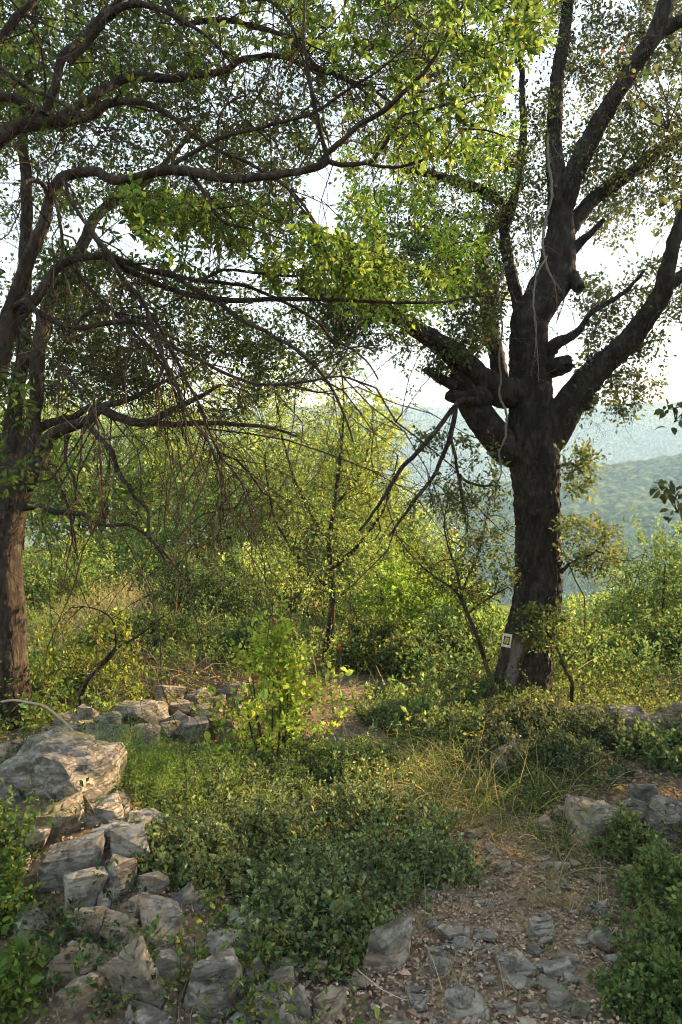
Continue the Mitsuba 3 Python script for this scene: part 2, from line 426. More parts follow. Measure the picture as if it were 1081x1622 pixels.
# ------------------------------------------------------------------ stones
def rock_mesh(r, a, b, c, pts=19, sub=2, rough=0.042):
    p = r.uniform(-1, 1, (pts * 2, 3))
    p = p / np.maximum(np.abs(p).max(1, keepdims=True), 1e-6) * r.uniform(0.72, 1.0, (len(p), 1))
    h = trimesh.convex.convex_hull(p[:pts])
    v, f = np.array(h.vertices), np.array(h.faces)
    v = v - (v.max(0) + v.min(0)) / 2
    v = v / np.abs(v).max(0)
    size = np.array([a, b, c]) / 2
    for _ in range(sub):
        v, f = trimesh.remesh.subdivide(v, f)
    if sub:
        m = trimesh.Trimesh(v, f, process=True)
        v, f = np.array(m.vertices), np.array(m.faces)
        off = r.uniform(0, 99)
        n = unit(v)
        w = v * size
        s = min(a, b, c)
        m1, m2 = meshkit.fbm(w / s * 1.6 + off, 3), meshkit.fbm(w / s * 5.5 + off, 3)
        v = v + n * (rough * 3 * (m1 - 0.5) - rough * 1.6 * np.maximum(0, 0.12 - np.abs(m1 - 0.47)) / 0.12 + rough * 2.2 * (m2 - 0.5))[:, None]
    return v * size, f

def rock_at(key, r, px, py, w, h, depth=0.8, Y=None, tilt=None, bsdf='stone', sub=2, sink=0.10, pts=19, rough=0.042):
    """a stone that the photo shows centred at (px, py), w x h pixels, lying on the ground"""
    base = gp(px, py + h * 0.42)
    Yc = Y or base[1] + 0.3 * w / FOC * base[1]
    s = Yc / FOC
    W, Hh = w * s, h * s
    v, f = rock_mesh(r, W * 1.04, W * depth, Hh * (1.05 + sink), pts, sub, rough)
    e = tilt if tilt is not None else r.normal(0, 7)
    M = trimesh.transformations.euler_matrix(math.radians(r.normal(0, 6)), math.radians(e), math.radians(r.normal(0, 12)))[:3, :3]
    c = at(px, py + h * sink * 0.5, Yc); c[2] += 0.02
    return put(key, (v @ M.T + c, f), bsdf, 30)

r = rng_of(11)
wall = thing('dry_stone_wall', 'collapsed dry stone wall of grey and tan stones on the left, sunlit at its far end', 'stone wall')
for (px, py, w, h) in [
        (30, 1345, 55, 50), (62, 1338, 62, 44), (92, 1302, 84, 60), (172, 1290, 44, 44), (135, 1268, 66, 52), (212, 1352, 72, 80), (180, 1330, 60, 44), (228, 1318, 60, 40),
        (115, 1376, 92, 60), (132, 1420, 64, 74), (97, 1402, 58, 38), (135, 1474, 72, 60), (193, 1482, 58, 50), (123, 1538, 90, 58), (130, 1580, 96, 56), (20, 1380, 50, 44),
        (222, 1506, 36, 46), (258, 1462, 66, 66), (268, 1542, 48, 44), (188, 1402, 50, 60), (245, 1410, 50, 46), (60, 1470, 60, 50), (30, 1545, 60, 50), (180, 1545, 50, 34),
        (62, 1180, 64, 26), (100, 1168, 58, 30), (140, 1142, 28, 40), (122, 1152, 64, 26), (170, 1152, 46, 40), (210, 1147, 72, 56), (245, 1132, 46, 38), (155, 1184, 70, 36),
        (266, 1108, 46, 34), (290, 1127, 36, 26), (315, 1112, 46, 30), (335, 1122, 52, 34), (340, 1147, 58, 44), (362, 1167, 32, 46), (370, 1107, 52, 38), (356, 1094, 50, 24),
        (190, 1168, 44, 30), (280, 1148, 50, 34), (308, 1160, 46, 36), (230, 1172, 50, 34), (400, 1120, 36, 26), (20, 1195, 60, 30), (318, 1134, 40, 26), (262, 1160, 40, 28)]:
    rock_at(part_key(wall, 'stone'), r, px, py, w, h, 0.9, sub=3 if w > 40 else 2)
for _ in range(150):                                              # smaller stones packed between them
    k = r.integers(0, len(RIDGE) - 1); t = r.random()
    q = RIDGE[k] * (1 - t) + RIDGE[k + 1] * t
    x, y = q[0] + r.normal(0, q[3] * 0.55), q[1] + r.normal(0, 0.2)
    s = 0.05 + 0.09 * r.random()
    v, f = rock_mesh(r, s * 1.3, s, s * 0.8, 16, 2)
    M = trimesh.transformations.random_rotation_matrix(r.random(3))[:3, :3]
    put(part_key(wall, 'stone'), (v @ M.T + [x, y, float(G(x, y)) + 0.02 * s], f), 'stone', 32)

def boulder(label, *args, group=None, **kw):
    kw['sub'] = 4 if args[2] > 80 else 3
    kw.setdefault('rough', 0.055)
    k = thing('boulder', label, 'rock', group)
    rock_at(k, r, *args, **kw)

boulder('big flat topped tan boulder crowning the stone wall at the left edge', 86, 1222, 180, 92, depth=0.8, tilt=12, pts=34, rough=0.085)
boulder('long grey ridged stone standing tilted at the foot of the stone wall, bottom left', 214, 1572, 74, 112, tilt=-24, depth=0.6)
boulder('squat dark grey block among the lowest stones, left of the bottom centre', 335, 1574, 100, 92, depth=0.9)
boulder('pale grey flat stone behind the squat dark block at the bottom', 356, 1512, 58, 42)
boulder('dark grey stone half under the low shrubs, left of centre', 402, 1482, 78, 50)
boulder('small dark rough stone amid the shrubs above the bottom edge', 486, 1506, 48, 42)
boulder('pointed pale grey boulder with a steep dark side at the left edge of the path', 610, 1508, 84, 100, tilt=18, pts=10)
boulder('pinkish pale stone at the bottom edge left of the path', 430, 1606, 64, 48)
boulder('narrow grey stone leaning at the bottom edge beside the pinkish stone', 474, 1602, 34, 56, tilt=-15)
boulder('dark round stone at the bottom edge below the pointed boulder', 524, 1602, 56, 42)
boulder('small brown stone above the pinkish stone at the bottom', 446, 1566, 42, 34)
boulder('tan stone peeping out of the low shrubs in the middle', 560, 1398, 74, 40)
boulder('pale stone in the grass at the upper end of the low shrubs', 606, 1324, 44, 28)
boulder('flat pale slab lying left of the large angular grey block', 890, 1296, 52, 26, depth=0.8)
boulder('large angular grey block with a bright flat top on the right side of the path', 940, 1312, 84, 70, depth=1.0, tilt=14, pts=12)
boulder('low pale slab nearest the path below the grass clump', 852, 1315, 62, 18, depth=0.9)
boulder('flat light slab right of the large angular block', 1012, 1298, 56, 24)
boulder('thin slab behind the flat light slab on the right', 1006, 1280, 46, 16)
boulder('tall grey brown boulder cut by the right edge', 1062, 1306, 68, 60)
boulder('blue grey stone above the row of slabs at the right', 1022, 1262, 40, 34)
boulder('long pale stone beside the thin sapling right of the big oak', 926, 1133, 62, 28)
boulder('sloping pale slab just below the long pale stone right of the big oak', 952, 1152, 42, 22)
boulder('broad grey rock in the upper row of stones at the right', 998, 1143, 68, 40)
boulder('leaning pale slab between two darker rocks in the upper row at the right', 1036, 1150, 48, 26, tilt=-28)
boulder('dark grey rock of the upper row at the right edge', 1070, 1142, 56, 56)
boulder('pale upright rock half hidden in the dark thicket below the big oak', 806, 1206, 54, 60)
boulder('reddish brown stained stone lying at the right side of the path', 954, 1492, 82, 48, bsdf='rusty_stone', tilt=10)
boulder('small pale cube shaped stone behind the reddish stained stone', 944, 1449, 34, 28)
boulder('largest pointed stone in the middle of the near path', 815, 1543, 58, 42)
boulder('speckled pale stone at the bottom edge of the path', 740, 1606, 66, 42)
boulder('single pale flat stone lying alone where the path meets the grass', 752, 1326, 36, 13)
boulder('pale round stone in the low plants at the right below the slabs', 1054, 1384, 34, 18)

# the path: a worn strip 4 mm above the ground
def path_mid(y):
    return np.interp(y, [1.5, 2.4, 3.2, 4.0, 4.8, 5.6, 6.6, 8.0, 10.0], [0.42, 0.52, 0.66, 0.72, 0.55, 0.25, 0.10, 0.05, -0.2])
def path_half(y):
    return np.interp(y, [1.5, 3, 4.2, 5, 6, 10], [0.52, 0.44, 0.34, 0.25, 0.18, 0.16])
ys = np.arange(1.5, 9.5, 0.04)
us = np.linspace(-1, 1, 33)
U, YY = np.meshgrid(us, ys)
XX = path_mid(YY) + U * path_half(YY) * (1 + 0.5 * (nz(YY, U * 0.7, 2.2, 9) - 0.5))
ZZ = ground_h(XX, YY) + 0.008 - 0.018 * (np.abs(U) > 0.97)
i, j = np.meshgrid(np.arange(len(ys) - 1), np.arange(32), indexing='ij')
q = np.stack([i * 33 + j, i * 33 + j + 1, (i + 1) * 33 + j + 1, (i + 1) * 33 + j], -1).reshape(-1, 4)

def path_color(p, n, uv):
    b = fbm(p.x * 16, p.y * 16, 0, 4)
    d, e, w = voronoi(p.x * 46, p.y * 46)
    c = mix((0.11, 0.085, 0.062), (0.235, 0.18, 0.13), smoothstep(0.3, 0.7, b))
    return mix(c, mi.Color3f(0.29, 0.22, 0.16) * (0.45 + 0.9 * w), smoothstep(0.5, 0.3, d) * 0.6)

scene['path_soil'] = {'type': 'twosided', 'bsdf': {'type': 'bumpmap', 'arbitrary': proc(soil_bump, 2e-3), 'scale': 1.0,
                      'bsdf': {'type': 'diffuse', 'reflectance': proc(path_color)}}}
put('footpath', (np.stack([XX, YY, ZZ], -1).reshape(-1, 3), np.vstack([q[:, [0, 1, 2]], q[:, [0, 2, 3]]])), 'path_soil', True)
labels['footpath'] = {'label': 'narrow stony footpath covered with dry brown leaves', 'kind': 'structure'}
for (px, py, w, h) in [
        (795, 1382, 28, 20), (783, 1352, 30, 14), (865, 1374, 22, 18), (888, 1379, 30, 14), (912, 1376, 18, 12), (856, 1482, 40, 34), (720, 1489, 50, 24), (732, 1509, 40, 20),
        (884, 1547, 50, 26), (900, 1532, 30, 18), (830, 1570, 45, 20), (868, 1572, 36, 22), (885, 1592, 40, 28), (700, 1542, 40, 24), (690, 1522, 30, 22), (975, 1532, 32, 18),
        (1070, 1487, 30, 28), (775, 1562, 26, 15), (684, 1474, 20, 17), (770, 1492, 36, 15), (800, 1608, 36, 24), (920, 1614, 30, 20), (1000, 1388, 22, 18), (664, 1604, 32, 22),
        (905, 1560, 24, 14), (925, 1506, 26, 14), (846, 1518, 24, 14), (866, 1504, 26, 16), (842, 1610, 26, 16), (875, 1412, 14, 9), (760, 1542, 20, 10), (718, 1575, 26, 13)]:
    rock_at(part_key('footpath', 'stone'), r, px, py, w, h, 0.8, sub=2, sink=-0.06)
for _ in range(200):
    y = r.uniform(2.2, 6.5) if r.random() < 0.35 else r.uniform(2.2, 3.6)
    x = path_mid(y) + r.normal(0, 0.55) * path_half(y) * 1.6
    s = 0.012 + 0.045 * r.random() ** 2.5
    v, f = rock_mesh(r, s * 1.5, s * 1.2, s * 0.8, 10, 0)
    M = trimesh.transformations.rotation_matrix(r.random() * 6.3, [0, 0, 1])[:3, :3]
    put(part_key('footpath', 'stone'), (v @ M.T + [x, y, float(ground_h(x, y)) + 0.2 * s], f), 'stone', False)

# dry leaves, fallen twigs
s = Soup()
n = 84000
y = np.r_[r.uniform(2.0, 5.0, n // 2), r.uniform(2.0, 9.0, n - n // 2)]
x = r.uniform(-0.52, 0.52, n) * (y + 0.5)
keep = r.random(n) < 0.30 + 0.70 * np.exp(-((x - path_mid(y)) / (path_half(y) * 1.3)) ** 2)
keep &= r.random(n) < 0.5 + 0.6 * sst(0.36, 0.60, nz(x, y, 2.4, 51))
x, y = x[keep], y[keep]
n = len(x)
P = np.stack([x, y, ground_h(x, y) + 0.012 + 0.012 * r.random(n)], -1)
a = r.uniform(0, 6.28, n)
D = unit(np.stack([np.cos(a), np.sin(a), r.normal(0, 0.25, n)], -1))
N = unit(np.array([0, 0, 1.0]) + 0.28 * r.normal(size=(n, 3)))
L = 0.017 * np.exp(r.normal(0, 0.3, n))
for fine, m in ((True, y < 3.6), (False, y >= 3.6)):
    s.add(*leaves(P[m], D[m], N[m], L[m], L[m] * 0.30, tint(r, m.sum(), (0.26, 0.185, 0.128), 0.30, 0.07, (0.36, 0.30, 0.23), 0.12), 0.4, fine))
s.put('leaf_litter', 'dull', kind='stuff')
labels['leaf_litter'] = {'label': 'dry brown fallen leaves carpeting the ground and the path', 'category': 'dead leaves', 'kind': 'stuff'}
s = Soup()
n = 500
y = r.uniform(2.2, 8, n); x = r.uniform(-0.5, 0.5, n) * y
P, R = twig_walk(r, np.stack([x, y, ground_h(x, y) + 0.02], -1), np.stack([np.cos(y * 99), np.sin(y * 99), 0 * y], -1), r.uniform(0.08, 0.4, n), r.uniform(0.0015, 0.004, n), k=5, wander=0.2, gravity=0)
P[..., 2] = ground_h(P[..., 0], P[..., 1]) + 0.015 + 0.01 * r.random((n, 1))
v, f = tubes(P, R, 3)
s.add(v, f, np.repeat(tint(r, n, (0.20, 0.15, 0.11), 0.4), 15, 0))
s.put('fallen_twigs', 'dull')
labels['fallen_twigs'] = {'label': 'thin dead twigs scattered over the woodland floor', 'category': 'twigs', 'kind': 'stuff'}

# ------------------------------------------------------------------ trees
TWIG = (0.055, 0.043, 0.034)
def px_curve(rows, step):
    """rows of (px, py, Y, radius in photo pixels) -> smooth curve in metres"""
    q = np.array([[*at(a, b, Y), rr * Y / FOC] for a, b, Y, rr in rows])
    return spline(q, step)

def limb(tree, name, rows, bsdf, sides=12, step=0.04, rough=0.10, seed=0, bark_depth=0.0, world=False, slim=1.0):
    c = spline(np.array(rows, float), step) if world else px_curve(rows, step)
    c[:, 3] *= slim
    if name not in ('trunk', 'stub'):                              # small kinks, as wood grows
        k = np.stack([meshkit.fbm(c[:, :3] * 5 + 31 * q + seed, 3, seed + q) - 0.5 for q in range(3)], -1)
        c[:, :3] += k * np.minimum(1, np.arange(len(c)) / 6)[:, None] * np.minimum(c[:, 3:] * 1.6 + 0.01, 0.035)
    put(part_key(tree, name), limb_mesh(c, sides, rough, seed, bark_depth, jag=0.09 if name == 'stub' else 0.0), bsdf, True)
    return c

def wood_nodes(curves, rmin=0.0):
    c = np.vstack(curves)
    d = np.vstack([unit(np.gradient(k[:, :3], axis=0)) for k in curves])
    ok = c[:, 3] > rmin
    return c[ok, :3], c[ok, 3], d[ok]

def crown(tree, r, nodes, rad, groups, col=TWIG, r_tip=0.0028, extra=(), sag=0.1, rmax=0.02):
    """groups: (centres, per, spray, leaf, width, colour, options)"""
    wood, leafs = Soup(), Soup()
    for C, per, size, leaf, width, lc, opt in groups:
        P, R, D = connect(r, nodes, rad, C, r_tip, sag, k=4, rmax=rmax)
        v, f = tubes(P, R, 3)
        wood.add(v, f, np.repeat(tint(r, len(P), col, 0.25), P.shape[1] * 3, 0))
        leafs.add(*spray_leaves(r, P[:, -1], D, per, size, leaf, width, lc, **opt))
    for P, R in extra:
        v, f = tubes(P, R, 3)
        wood.add(v, f, np.repeat(tint(r, len(P), col, 0.25), P.shape[1] * 3, 0))
    wood.put(part_key(tree, 'twigs'), 'dull', kind='stuff')
    leafs.put(part_key(tree, 'foliage'), 'leaf', kind='stuff')

OAK = (0.085, 0.11, 0.045)
LIME = (0.24, 0.36, 0.06)
GREEN = (0.12, 0.19, 0.045)

# the big oak on the right -------------------------------------------------
r = rng_of(21)
oak = thing('oak_tree', 'big dark oak with massive spreading limbs right of the path, trail sign on trunk', 'tree')
OY = 7.0
tr = [(822, 1150, OY, 72), (824, 1118, OY, 52), (830, 1070, OY, 43), (838, 1020, OY, 40), (847, 970, OY, 38), (853, 920, OY, 37), (853, 850, OY, 36), (851, 790, OY, 36), (848, 740, OY, 39), (845, 690, OY, 40), (842, 640, OY, 36), (839, 590, OY, 33), (836, 545, OY, 30)]
W = {'bsdf': 'oak_bark', 'bark_depth': 0.012}
curves = []
def ol(name, rows, **kw):
    curves.append(limb(oak, name, rows, **{**W, 'sides': 26, 'step': 0.035, **kw}))
ol('trunk', tr, sides=110, step=0.018, rough=0.06, seed=1, bark_depth=0.016, bsdf='oak_trunk_bark')
ol('limb', [(838, 720, OY, 24), (806, 712, OY, 27), (778, 682, OY - .05, 25), (752, 648, OY - .1, 23), (737, 618, OY - .15, 20), (728, 590, OY - .15, 17)], seed=2, sides=36)
ol('limb', [(835, 622, OY, 26), (800, 622, OY - .1, 25), (768, 607, OY - .1, 24), (732, 572, OY - .2, 21), (700, 546, OY - .3, 17), (660, 520, OY - .4, 14), (620, 497, OY - .6, 12), (580, 485, OY - .8, 9), (535, 476, OY - 1, 7), (470, 455, OY - 1.1, 4)], seed=3, sides=36)
ol('limb', [(838, 570, OY, 30), (836, 520, OY, 30), (856, 478, OY, 31), (878, 440, OY, 33), (886, 400, OY, 28), (888, 350, OY, 20), (885, 310, OY, 18), (880, 262, OY + .1, 15), (878, 210, OY + .2, 13), (884, 130, OY + .3, 12), (895, 50, OY + .4, 10), (910, -60, OY + .5, 8), (930, -220, OY + .6, 5)], seed=4, sides=36)
ol('limb', [(886, 400, OY, 20), (892, 340, OY, 17), (906, 290, OY - .1, 17), (938, 216, OY - .2, 16), (966, 168, OY - .3, 15), (1000, 112, OY - .4, 14), (1036, 56, OY - .5, 14), (1056, 0, OY - .5, 13), (1075, -90, OY - .6, 11), (1120, -220, OY - .6, 7)], seed=5)
ol('limb', [(1030, 66, OY - .45, 12), (1062, 42, OY - .5, 11), (1110, 20, OY - .6, 9), (1200, -30, OY - .6, 6)], seed=15)
ol('limb', [(890, 388, OY, 14), (908, 356, OY + .1, 13), (940, 316, OY + .2, 12), (980, 288, OY + .3, 11), (1022, 256, OY + .5, 10), (1081, 212, OY + .7, 9), (1160, 170, OY + .9, 6)], seed=6)
ol('limb', [(895, 415, OY, 9), (907, 396, OY, 9), (934, 370, OY - .1, 6), (956, 346, OY - .2, 3)], seed=7, sides=10)
ol('limb', [(852, 720, OY, 24), (880, 680, OY, 27), (905, 632, OY - .05, 25), (935, 597, OY - .1, 23), (965, 568, OY - .15, 20), (1000, 535, OY - .2, 18), (1030, 494, OY - .3, 17), (1052, 456, OY - .4, 16), (1062, 410, OY - .5, 12), (1080, 340, OY - .6, 10), (1120, 250, OY - .8, 6)], seed=8, sides=36)
ol('limb', [(1046, 466, OY - .35, 11), (1075, 440, OY - .3, 11), (1120, 420, OY - .2, 9), (1200, 380, OY, 5)], seed=9)
ol('limb', [(866, 568, OY - .02, 12), (880, 545, OY - .1, 11), (910, 530, OY - .15, 7), (934, 500, OY - .2, 5), (986, 466, OY - .2, 4), (1020, 430, OY - .2, 3)], seed=10, sides=10)
ol('stub', [(862, 586, OY - .02, 15), (882, 580, OY - .15, 15), (898, 576, OY - .22, 13)], seed=11, sides=40, rough=0.35)
ol('stub', [(770, 628, OY - .1, 18), (738, 630, OY - .22, 15), (714, 626, OY - .28, 9)], seed=12, sides=40, rough=0.4)
ol('stub', [(724, 612, OY - .2, 10), (700, 600, OY - .2, 9), (676, 586, OY - .2, 5)], seed=13, sides=10, rough=0.3)
ol('stub', [(905, 440, OY - .05, 14), (917, 454, OY - .15, 10)], seed=14, sides=12, rough=0.3)
ol('stub', [(920, 640, OY - .1, 8), (930, 645, OY - .1, 6)], seed=16, sides=10, rough=0.3)
ol('branch', [(800, 640, OY + .5, 14), (786, 560, OY + .7, 13), (770, 480, OY + .9, 11), (760, 400, OY + 1, 10), (800, 330, OY + 1.1, 9), (700, 280, OY + 1, 7), (640, 270, OY + 1, 5)], seed=17)
ol('branch', [(832, 530, OY + .1, 12), (815, 450, OY + .3, 10), (800, 380, OY + .5, 9), (818, 300, OY + .7, 8), (830, 180, OY + .9, 6), (820, 60, OY + 1, 4)], seed=18)
ol('branch', [(890, 905, OY - .2, 4), (905, 893, OY - .4, 3), (935, 880, OY - .5, 2.2), (962, 855, OY - .6, 1.6)], seed=19, sides=8)
ol('branch', [(884, 740, OY - .2, 4), (905, 735, OY - .4, 3), (925, 750, OY - .5, 2)], seed=20, sides=8)
for k, rows in enumerate([
        [(756, 633, OY - .4, 4), (730, 634, OY - .5, 4), (717, 646, OY - .6, 4), (702, 669, OY - .7, 4), (678, 699, OY - .8, 4), (655, 723, OY - .9, 3.6), (640, 738, OY - .9, 3.4), (618, 772, OY - 1, 3), (598, 805, OY - 1, 2.4), (570, 840, OY - 1, 1.6)],
        [(722, 642, OY - .5, 4), (714, 690, OY - .6, 4), (702, 720, OY - .6, 3.6), (690, 752, OY - .7, 3.2), (670, 776, OY - .7, 3), (640, 815, OY - .8, 2.6), (618, 850, OY - .8, 1.6)],
        [(714, 694, OY - .6, 3), (723, 732, OY - .7, 2.6), (729, 762, OY - .7, 2.6), (733, 795, OY - .7, 2), (740, 840, OY - .7, 1.2)],
        [(729, 752, OY - .7, 2.4), (745, 765, OY - .6, 2.2), (765, 770, OY - .6, 2), (782, 768, OY - .6, 1.4)]]):
    ol('dead_branch', rows, seed=30 + k, sides=8, bark_depth=0, bsdf='brown_bark')
nodes, rad, dirs = wood_nodes(curves[1:])
cp = lambda *a, **k: crown_points(r, *a, **k)
C1 = np.vstack([cp([(880, -60), (1240, -120), (1240, 520), (1040, 500), (960, 420), (900, 260)], 6.5, 9.0, 2500, clump=0.9, scale=1.3, seed=3),
                cp([(900, 430), (1050, 470), (1060, 600), (990, 670), (900, 660), (930, 540)], 6.8, 7.8, 420, clump=0.7, seed=4),
                cp([(560, -150), (900, -150), (880, 330), (800, 480), (620, 480), (540, 250)], 6.8, 9.5, 2900, clump=0.8, scale=1.2, seed=5),
                cp([(380, -900), (1100, -1000), (1500, -600), (1240, -120), (560, -120)], 6.2, 9.2, 1200, clump=0.3, seed=7), cp([(500, 440), (700, 530), (660, 640), (530, 600)], 6.2, 7.6, 190, clump=0.5, seed=19), cp([(560, 380), (800, 300), (790, 540), (700, 600), (560, 500)], 6.0, 7.6, 750, clump=0.8, seed=6)])
C2 = np.vstack([cp([(890, 820), (985, 830), (980, 905), (930, 922), (888, 880)], 6.2, 6.8, 110), cp([(888, 715), (952, 700), (950, 775), (900, 785)], 6.3, 6.8, 60),
                cp([(660, 680), (800, 700), (790, 800), (690, 800)], 6.0, 6.6, 60)])
tw = bare_twigs(r, nodes, dirs, 70, 1.0, 0.006, gravity=0.3, sub=4)
crown(oak, r, nodes, rad, [(C1, 13, 0.13, 0.039, 0.30, OAK, dict(jit=0.3, alt=(0.30, 0.27, 0.07), alt_p=0.05)),
                           (C2, 15, 0.10, 0.036, 0.32, (0.15, 0.19, 0.07), dict(jit=0.3, alt=(0.28, 0.26, 0.08), alt_p=0.05))], extra=tw)

# the trail sign nailed to its trunk
sg = thing('trail_sign', 'small white trail sign with a yellow rectangle in a black frame on the oak trunk', 'sign')
c = at(803, 1014.5, OY - 0.262)
def sign_frame(v):
    M = trimesh.transformations.euler_matrix(math.radians(6), math.radians(9), math.radians(-14))[:3, :3]
    return np.asarray(v) @ M.T + c
def plate(key, x0, x1, z0, z1, y, th, bsdf):
    b = trimesh.creation.box((x1 - x0, th, z1 - z0)); b.apply_translation(((x0 + x1) / 2, y, (z0 + z1) / 2))
    put(key, (sign_frame(b.vertices), b.faces), bsdf)
for name, colr in (('sign_white', (0.78, 0.78, 0.80)), ('sign_black', (0.04, 0.04, 0.035)), ('sign_yellow', (0.72, 0.50, 0.05)), ('sign_ochre', (0.40, 0.26, 0.03))):
    scene[name] = {'type': 'principled', 'base_color': {'type': 'rgb', 'value': colr}, 'roughness': 0.5}
plate(sg + '__board', -0.042, 0.042, -0.063, 0.063, 0, 0.006, 'sign_white')
plate(sg + '__black_frame', -0.027, 0.027, -0.038, 0.038, -0.004, 0.003, 'sign_black')
plate(sg + '__yellow_field', -0.018, 0.018, -0.027, 0.027, -0.0065, 0.003, 'sign_yellow')
plate(sg + '__ochre_bar', -0.006, 0.005, -0.018, 0.018, -0.009, 0.003, 'sign_ochre')

# a grey dead vine hanging down the oak
vine = thing('hanging_vine', 'pale grey dead vine hanging from the crown down the front of the oak', 'vine')
s = Soup(); cs = []
for rows in ([(868, 215, 6.6, 1.86), (869, 250, 6.6, 2.11), (875, 300, 6.6, 2.23), (866, 345, 6.6, 2.11), (860, 380, 6.6, 1.86), (866, 420, 6.55, 1.61), (880, 450, 6.5, 1.24)],
             [(800, 420, 6.5, 0.99), (790, 465, 6.5, 1.24), (796, 520, 6.5, 1.36), (791, 560, 6.5, 1.49), (794, 604, 6.5, 1.61), (791, 622, 6.5, 1.61), (803, 658, 6.5, 1.86), (801, 690, 6.5, 1.86), (791, 720, 6.5, 1.49), (795, 743, 6.5, 1.24), (785, 779, 6.5, 0.99), (784, 805, 6.5, 0.62)],
             [(845, 330, 6.6, 1.24), (842, 380, 6.55, 1.24), (850, 430, 6.5, 1.12), (846, 480, 6.5, 0.99), (852, 560, 6.5, 0.74), (854, 605, 6.5, 0.56)],
             [(868, 405, 6.5, 0.99), (845, 470, 6.4, 0.99), (850, 520, 6.4, 0.74), (846, 565, 6.4, 0.62)]):
    c4 = px_curve(rows, 0.03); c4[:, :3] += r.normal(0, 0.0025, (len(c4), 3)); cs.append(c4)
    v, f = limb_mesh(c4, 6, 0.2); s.add(v, f, (0.17, 0.155, 0.14))
n_, _, d_ = wood_nodes(cs)
for P, R in bare_twigs(r, n_, d_, 26, 0.3, 0.003, gravity=0.3):
    v, f = tubes(P, R, 3); s.add(v, f, (0.17, 0.15, 0.13))
s.put(vine, 'dull')

# the tree standing at the left edge -----------------------------------------
r = rng_of(31)
left = thing('oak_tree', 'tree at the left edge with a brown trunk standing behind the stone wall', 'tree')
LY = 6.2
curves = []
def ll(name, rows, tree=None, bs='brown_bark', **kw):
    curves.append(limb(tree or left, name, rows, bs, **{'sides': 14, 'step': 0.04, 'bark_depth': 0.004, 'slim': 1.0 if name == 'trunk' else 0.86, **kw}))
ll('trunk', [(4, 1215, LY, 52), (6, 1170, LY, 40), (8, 1100, LY, 37), (6, 1020, LY, 35), (2, 930, LY, 33), (0, 860, LY, 34), (4, 810, LY, 38), (12, 770, LY, 40), (20, 740, LY, 36)], sides=40, step=0.02, seed=1, bark_depth=0.009)
ll('limb', [(20, 770, LY, 28), (44, 735, LY, 19), (52, 692, LY, 15), (55, 655, LY, 13), (58, 612, LY, 13), (60, 575, LY, 14), (72, 500, LY + .2, 13), (86, 465, LY + .3, 12), (106, 445, LY + .4, 11), (130, 390, LY + .5, 11), (150, 350, LY + .6, 10), (172, 325, LY + .7, 9), (215, 300, LY + .8, 7), (270, 250, LY + 1, 5), (330, 180, LY + 1.2, 4)], seed=2)
ll('limb', [(14, 770, LY, 24), (18, 700, LY + .2, 18), (25, 630, LY + .3, 14), (36, 560, LY + .4, 13), (40, 460, LY + .5, 12), (42, 325, LY + .5, 11), (36, 200, LY + .5, 9), (50, 80, LY + .5, 7), (60, -60, LY + .5, 5)], seed=3)
ll('limb', [(34, 770, LY, 22), (60, 735, LY - .1, 15), (72, 705, LY - .1, 13), (88, 687, LY - .2, 12), (112, 675, LY - .2, 11), (140, 664, LY - .3, 10), (155, 648, LY - .3, 9), (190, 662, LY - .3, 8.5), (230, 670, LY - .3, 8), (270, 651, LY - .3, 6.5), (302, 635, LY - .3, 5), (350, 610, LY - .3, 3)], seed=4)
ll('limb', [(226, 668, LY - .3, 7), (275, 671, LY - .2, 6), (350, 670, LY - .1, 5), (400, 674, LY, 4), (470, 690, LY, 2.4)], seed=5, sides=9)
ll('limb', [(50, 690, LY, 10), (82, 668, LY + .1, 8), (112, 662, LY + .1, 7), (140, 648, LY + .1, 6.5), (190, 637, LY + .2, 6), (250, 610, LY + .3, 4), (300, 590, LY + .3, 2.5)], seed=6, sides=10)
ll('branch', [(137, 668, LY - .3, 6), (160, 697, LY - .4, 5.5), (180, 720, LY - .5, 5), (187, 745, LY - .5, 4.6), (212, 785, LY - .6, 4.2), (235, 815, LY - .6, 3.8), (235, 842, LY - .6, 3.4), (260, 876, LY - .7, 2.8), (285, 905, LY - .7, 2)], seed=7, sides=8)
ll('branch', [(35, 803, LY - .1, 10), (65, 801, LY - .25, 7), (87, 810, LY - .3, 6), (130, 814, LY - .4, 5), (170, 832, LY - .5, 4), (197, 830, LY - .5, 3.6), (225, 842, LY - .5, 3.2), (245, 862, LY - .6, 2.6), (268, 900, LY - .7, 1.8)], seed=8, sides=8)
ll('branch', [(108, 690, LY - .2, 4), (104, 730, LY - .3, 3.4), (118, 765, LY - .3, 3.2), (120, 800, LY - .3, 2.6), (113, 840, LY - .4, 2.4), (122, 880, LY - .4, 1.6)], seed=9, sides=7)
ll('branch', [(72, 740, LY - .1, 4), (98, 775, LY - .2, 3.6), (107, 800, LY - .2, 3.2), (117, 850, LY - .3, 2.6), (124, 885, LY - .3, 1.8)], seed=10, sides=7)
nodes, rad, dirs = wood_nodes(curves)
CL = np.vstack([cp([(-300, -1000), (500, -900), (560, -200), (-300, -200)], 5.6, 9.0, 1000, clump=0.3, seed=18), cp([(-260, -200), (420, -200), (560, 120), (420, 420), (200, 330), (-260, 420)], 6.2, 9.0, 5200, clump=0.35, scale=1.1, seed=8),
                cp([(60, 380), (330, 440), (470, 560), (360, 680), (200, 640), (80, 640)], 6.2, 8.6, 1400, clump=0.8, seed=9), cp([(330, 430), (560, 460), (570, 590), (380, 650)], 6.4, 9.0, 420, clump=0.6, seed=20),
                cp([(-120, 420), (60, 420), (60, 700), (-120, 760)], 5.6, 7.2, 260, clump=0.4, seed=10)])
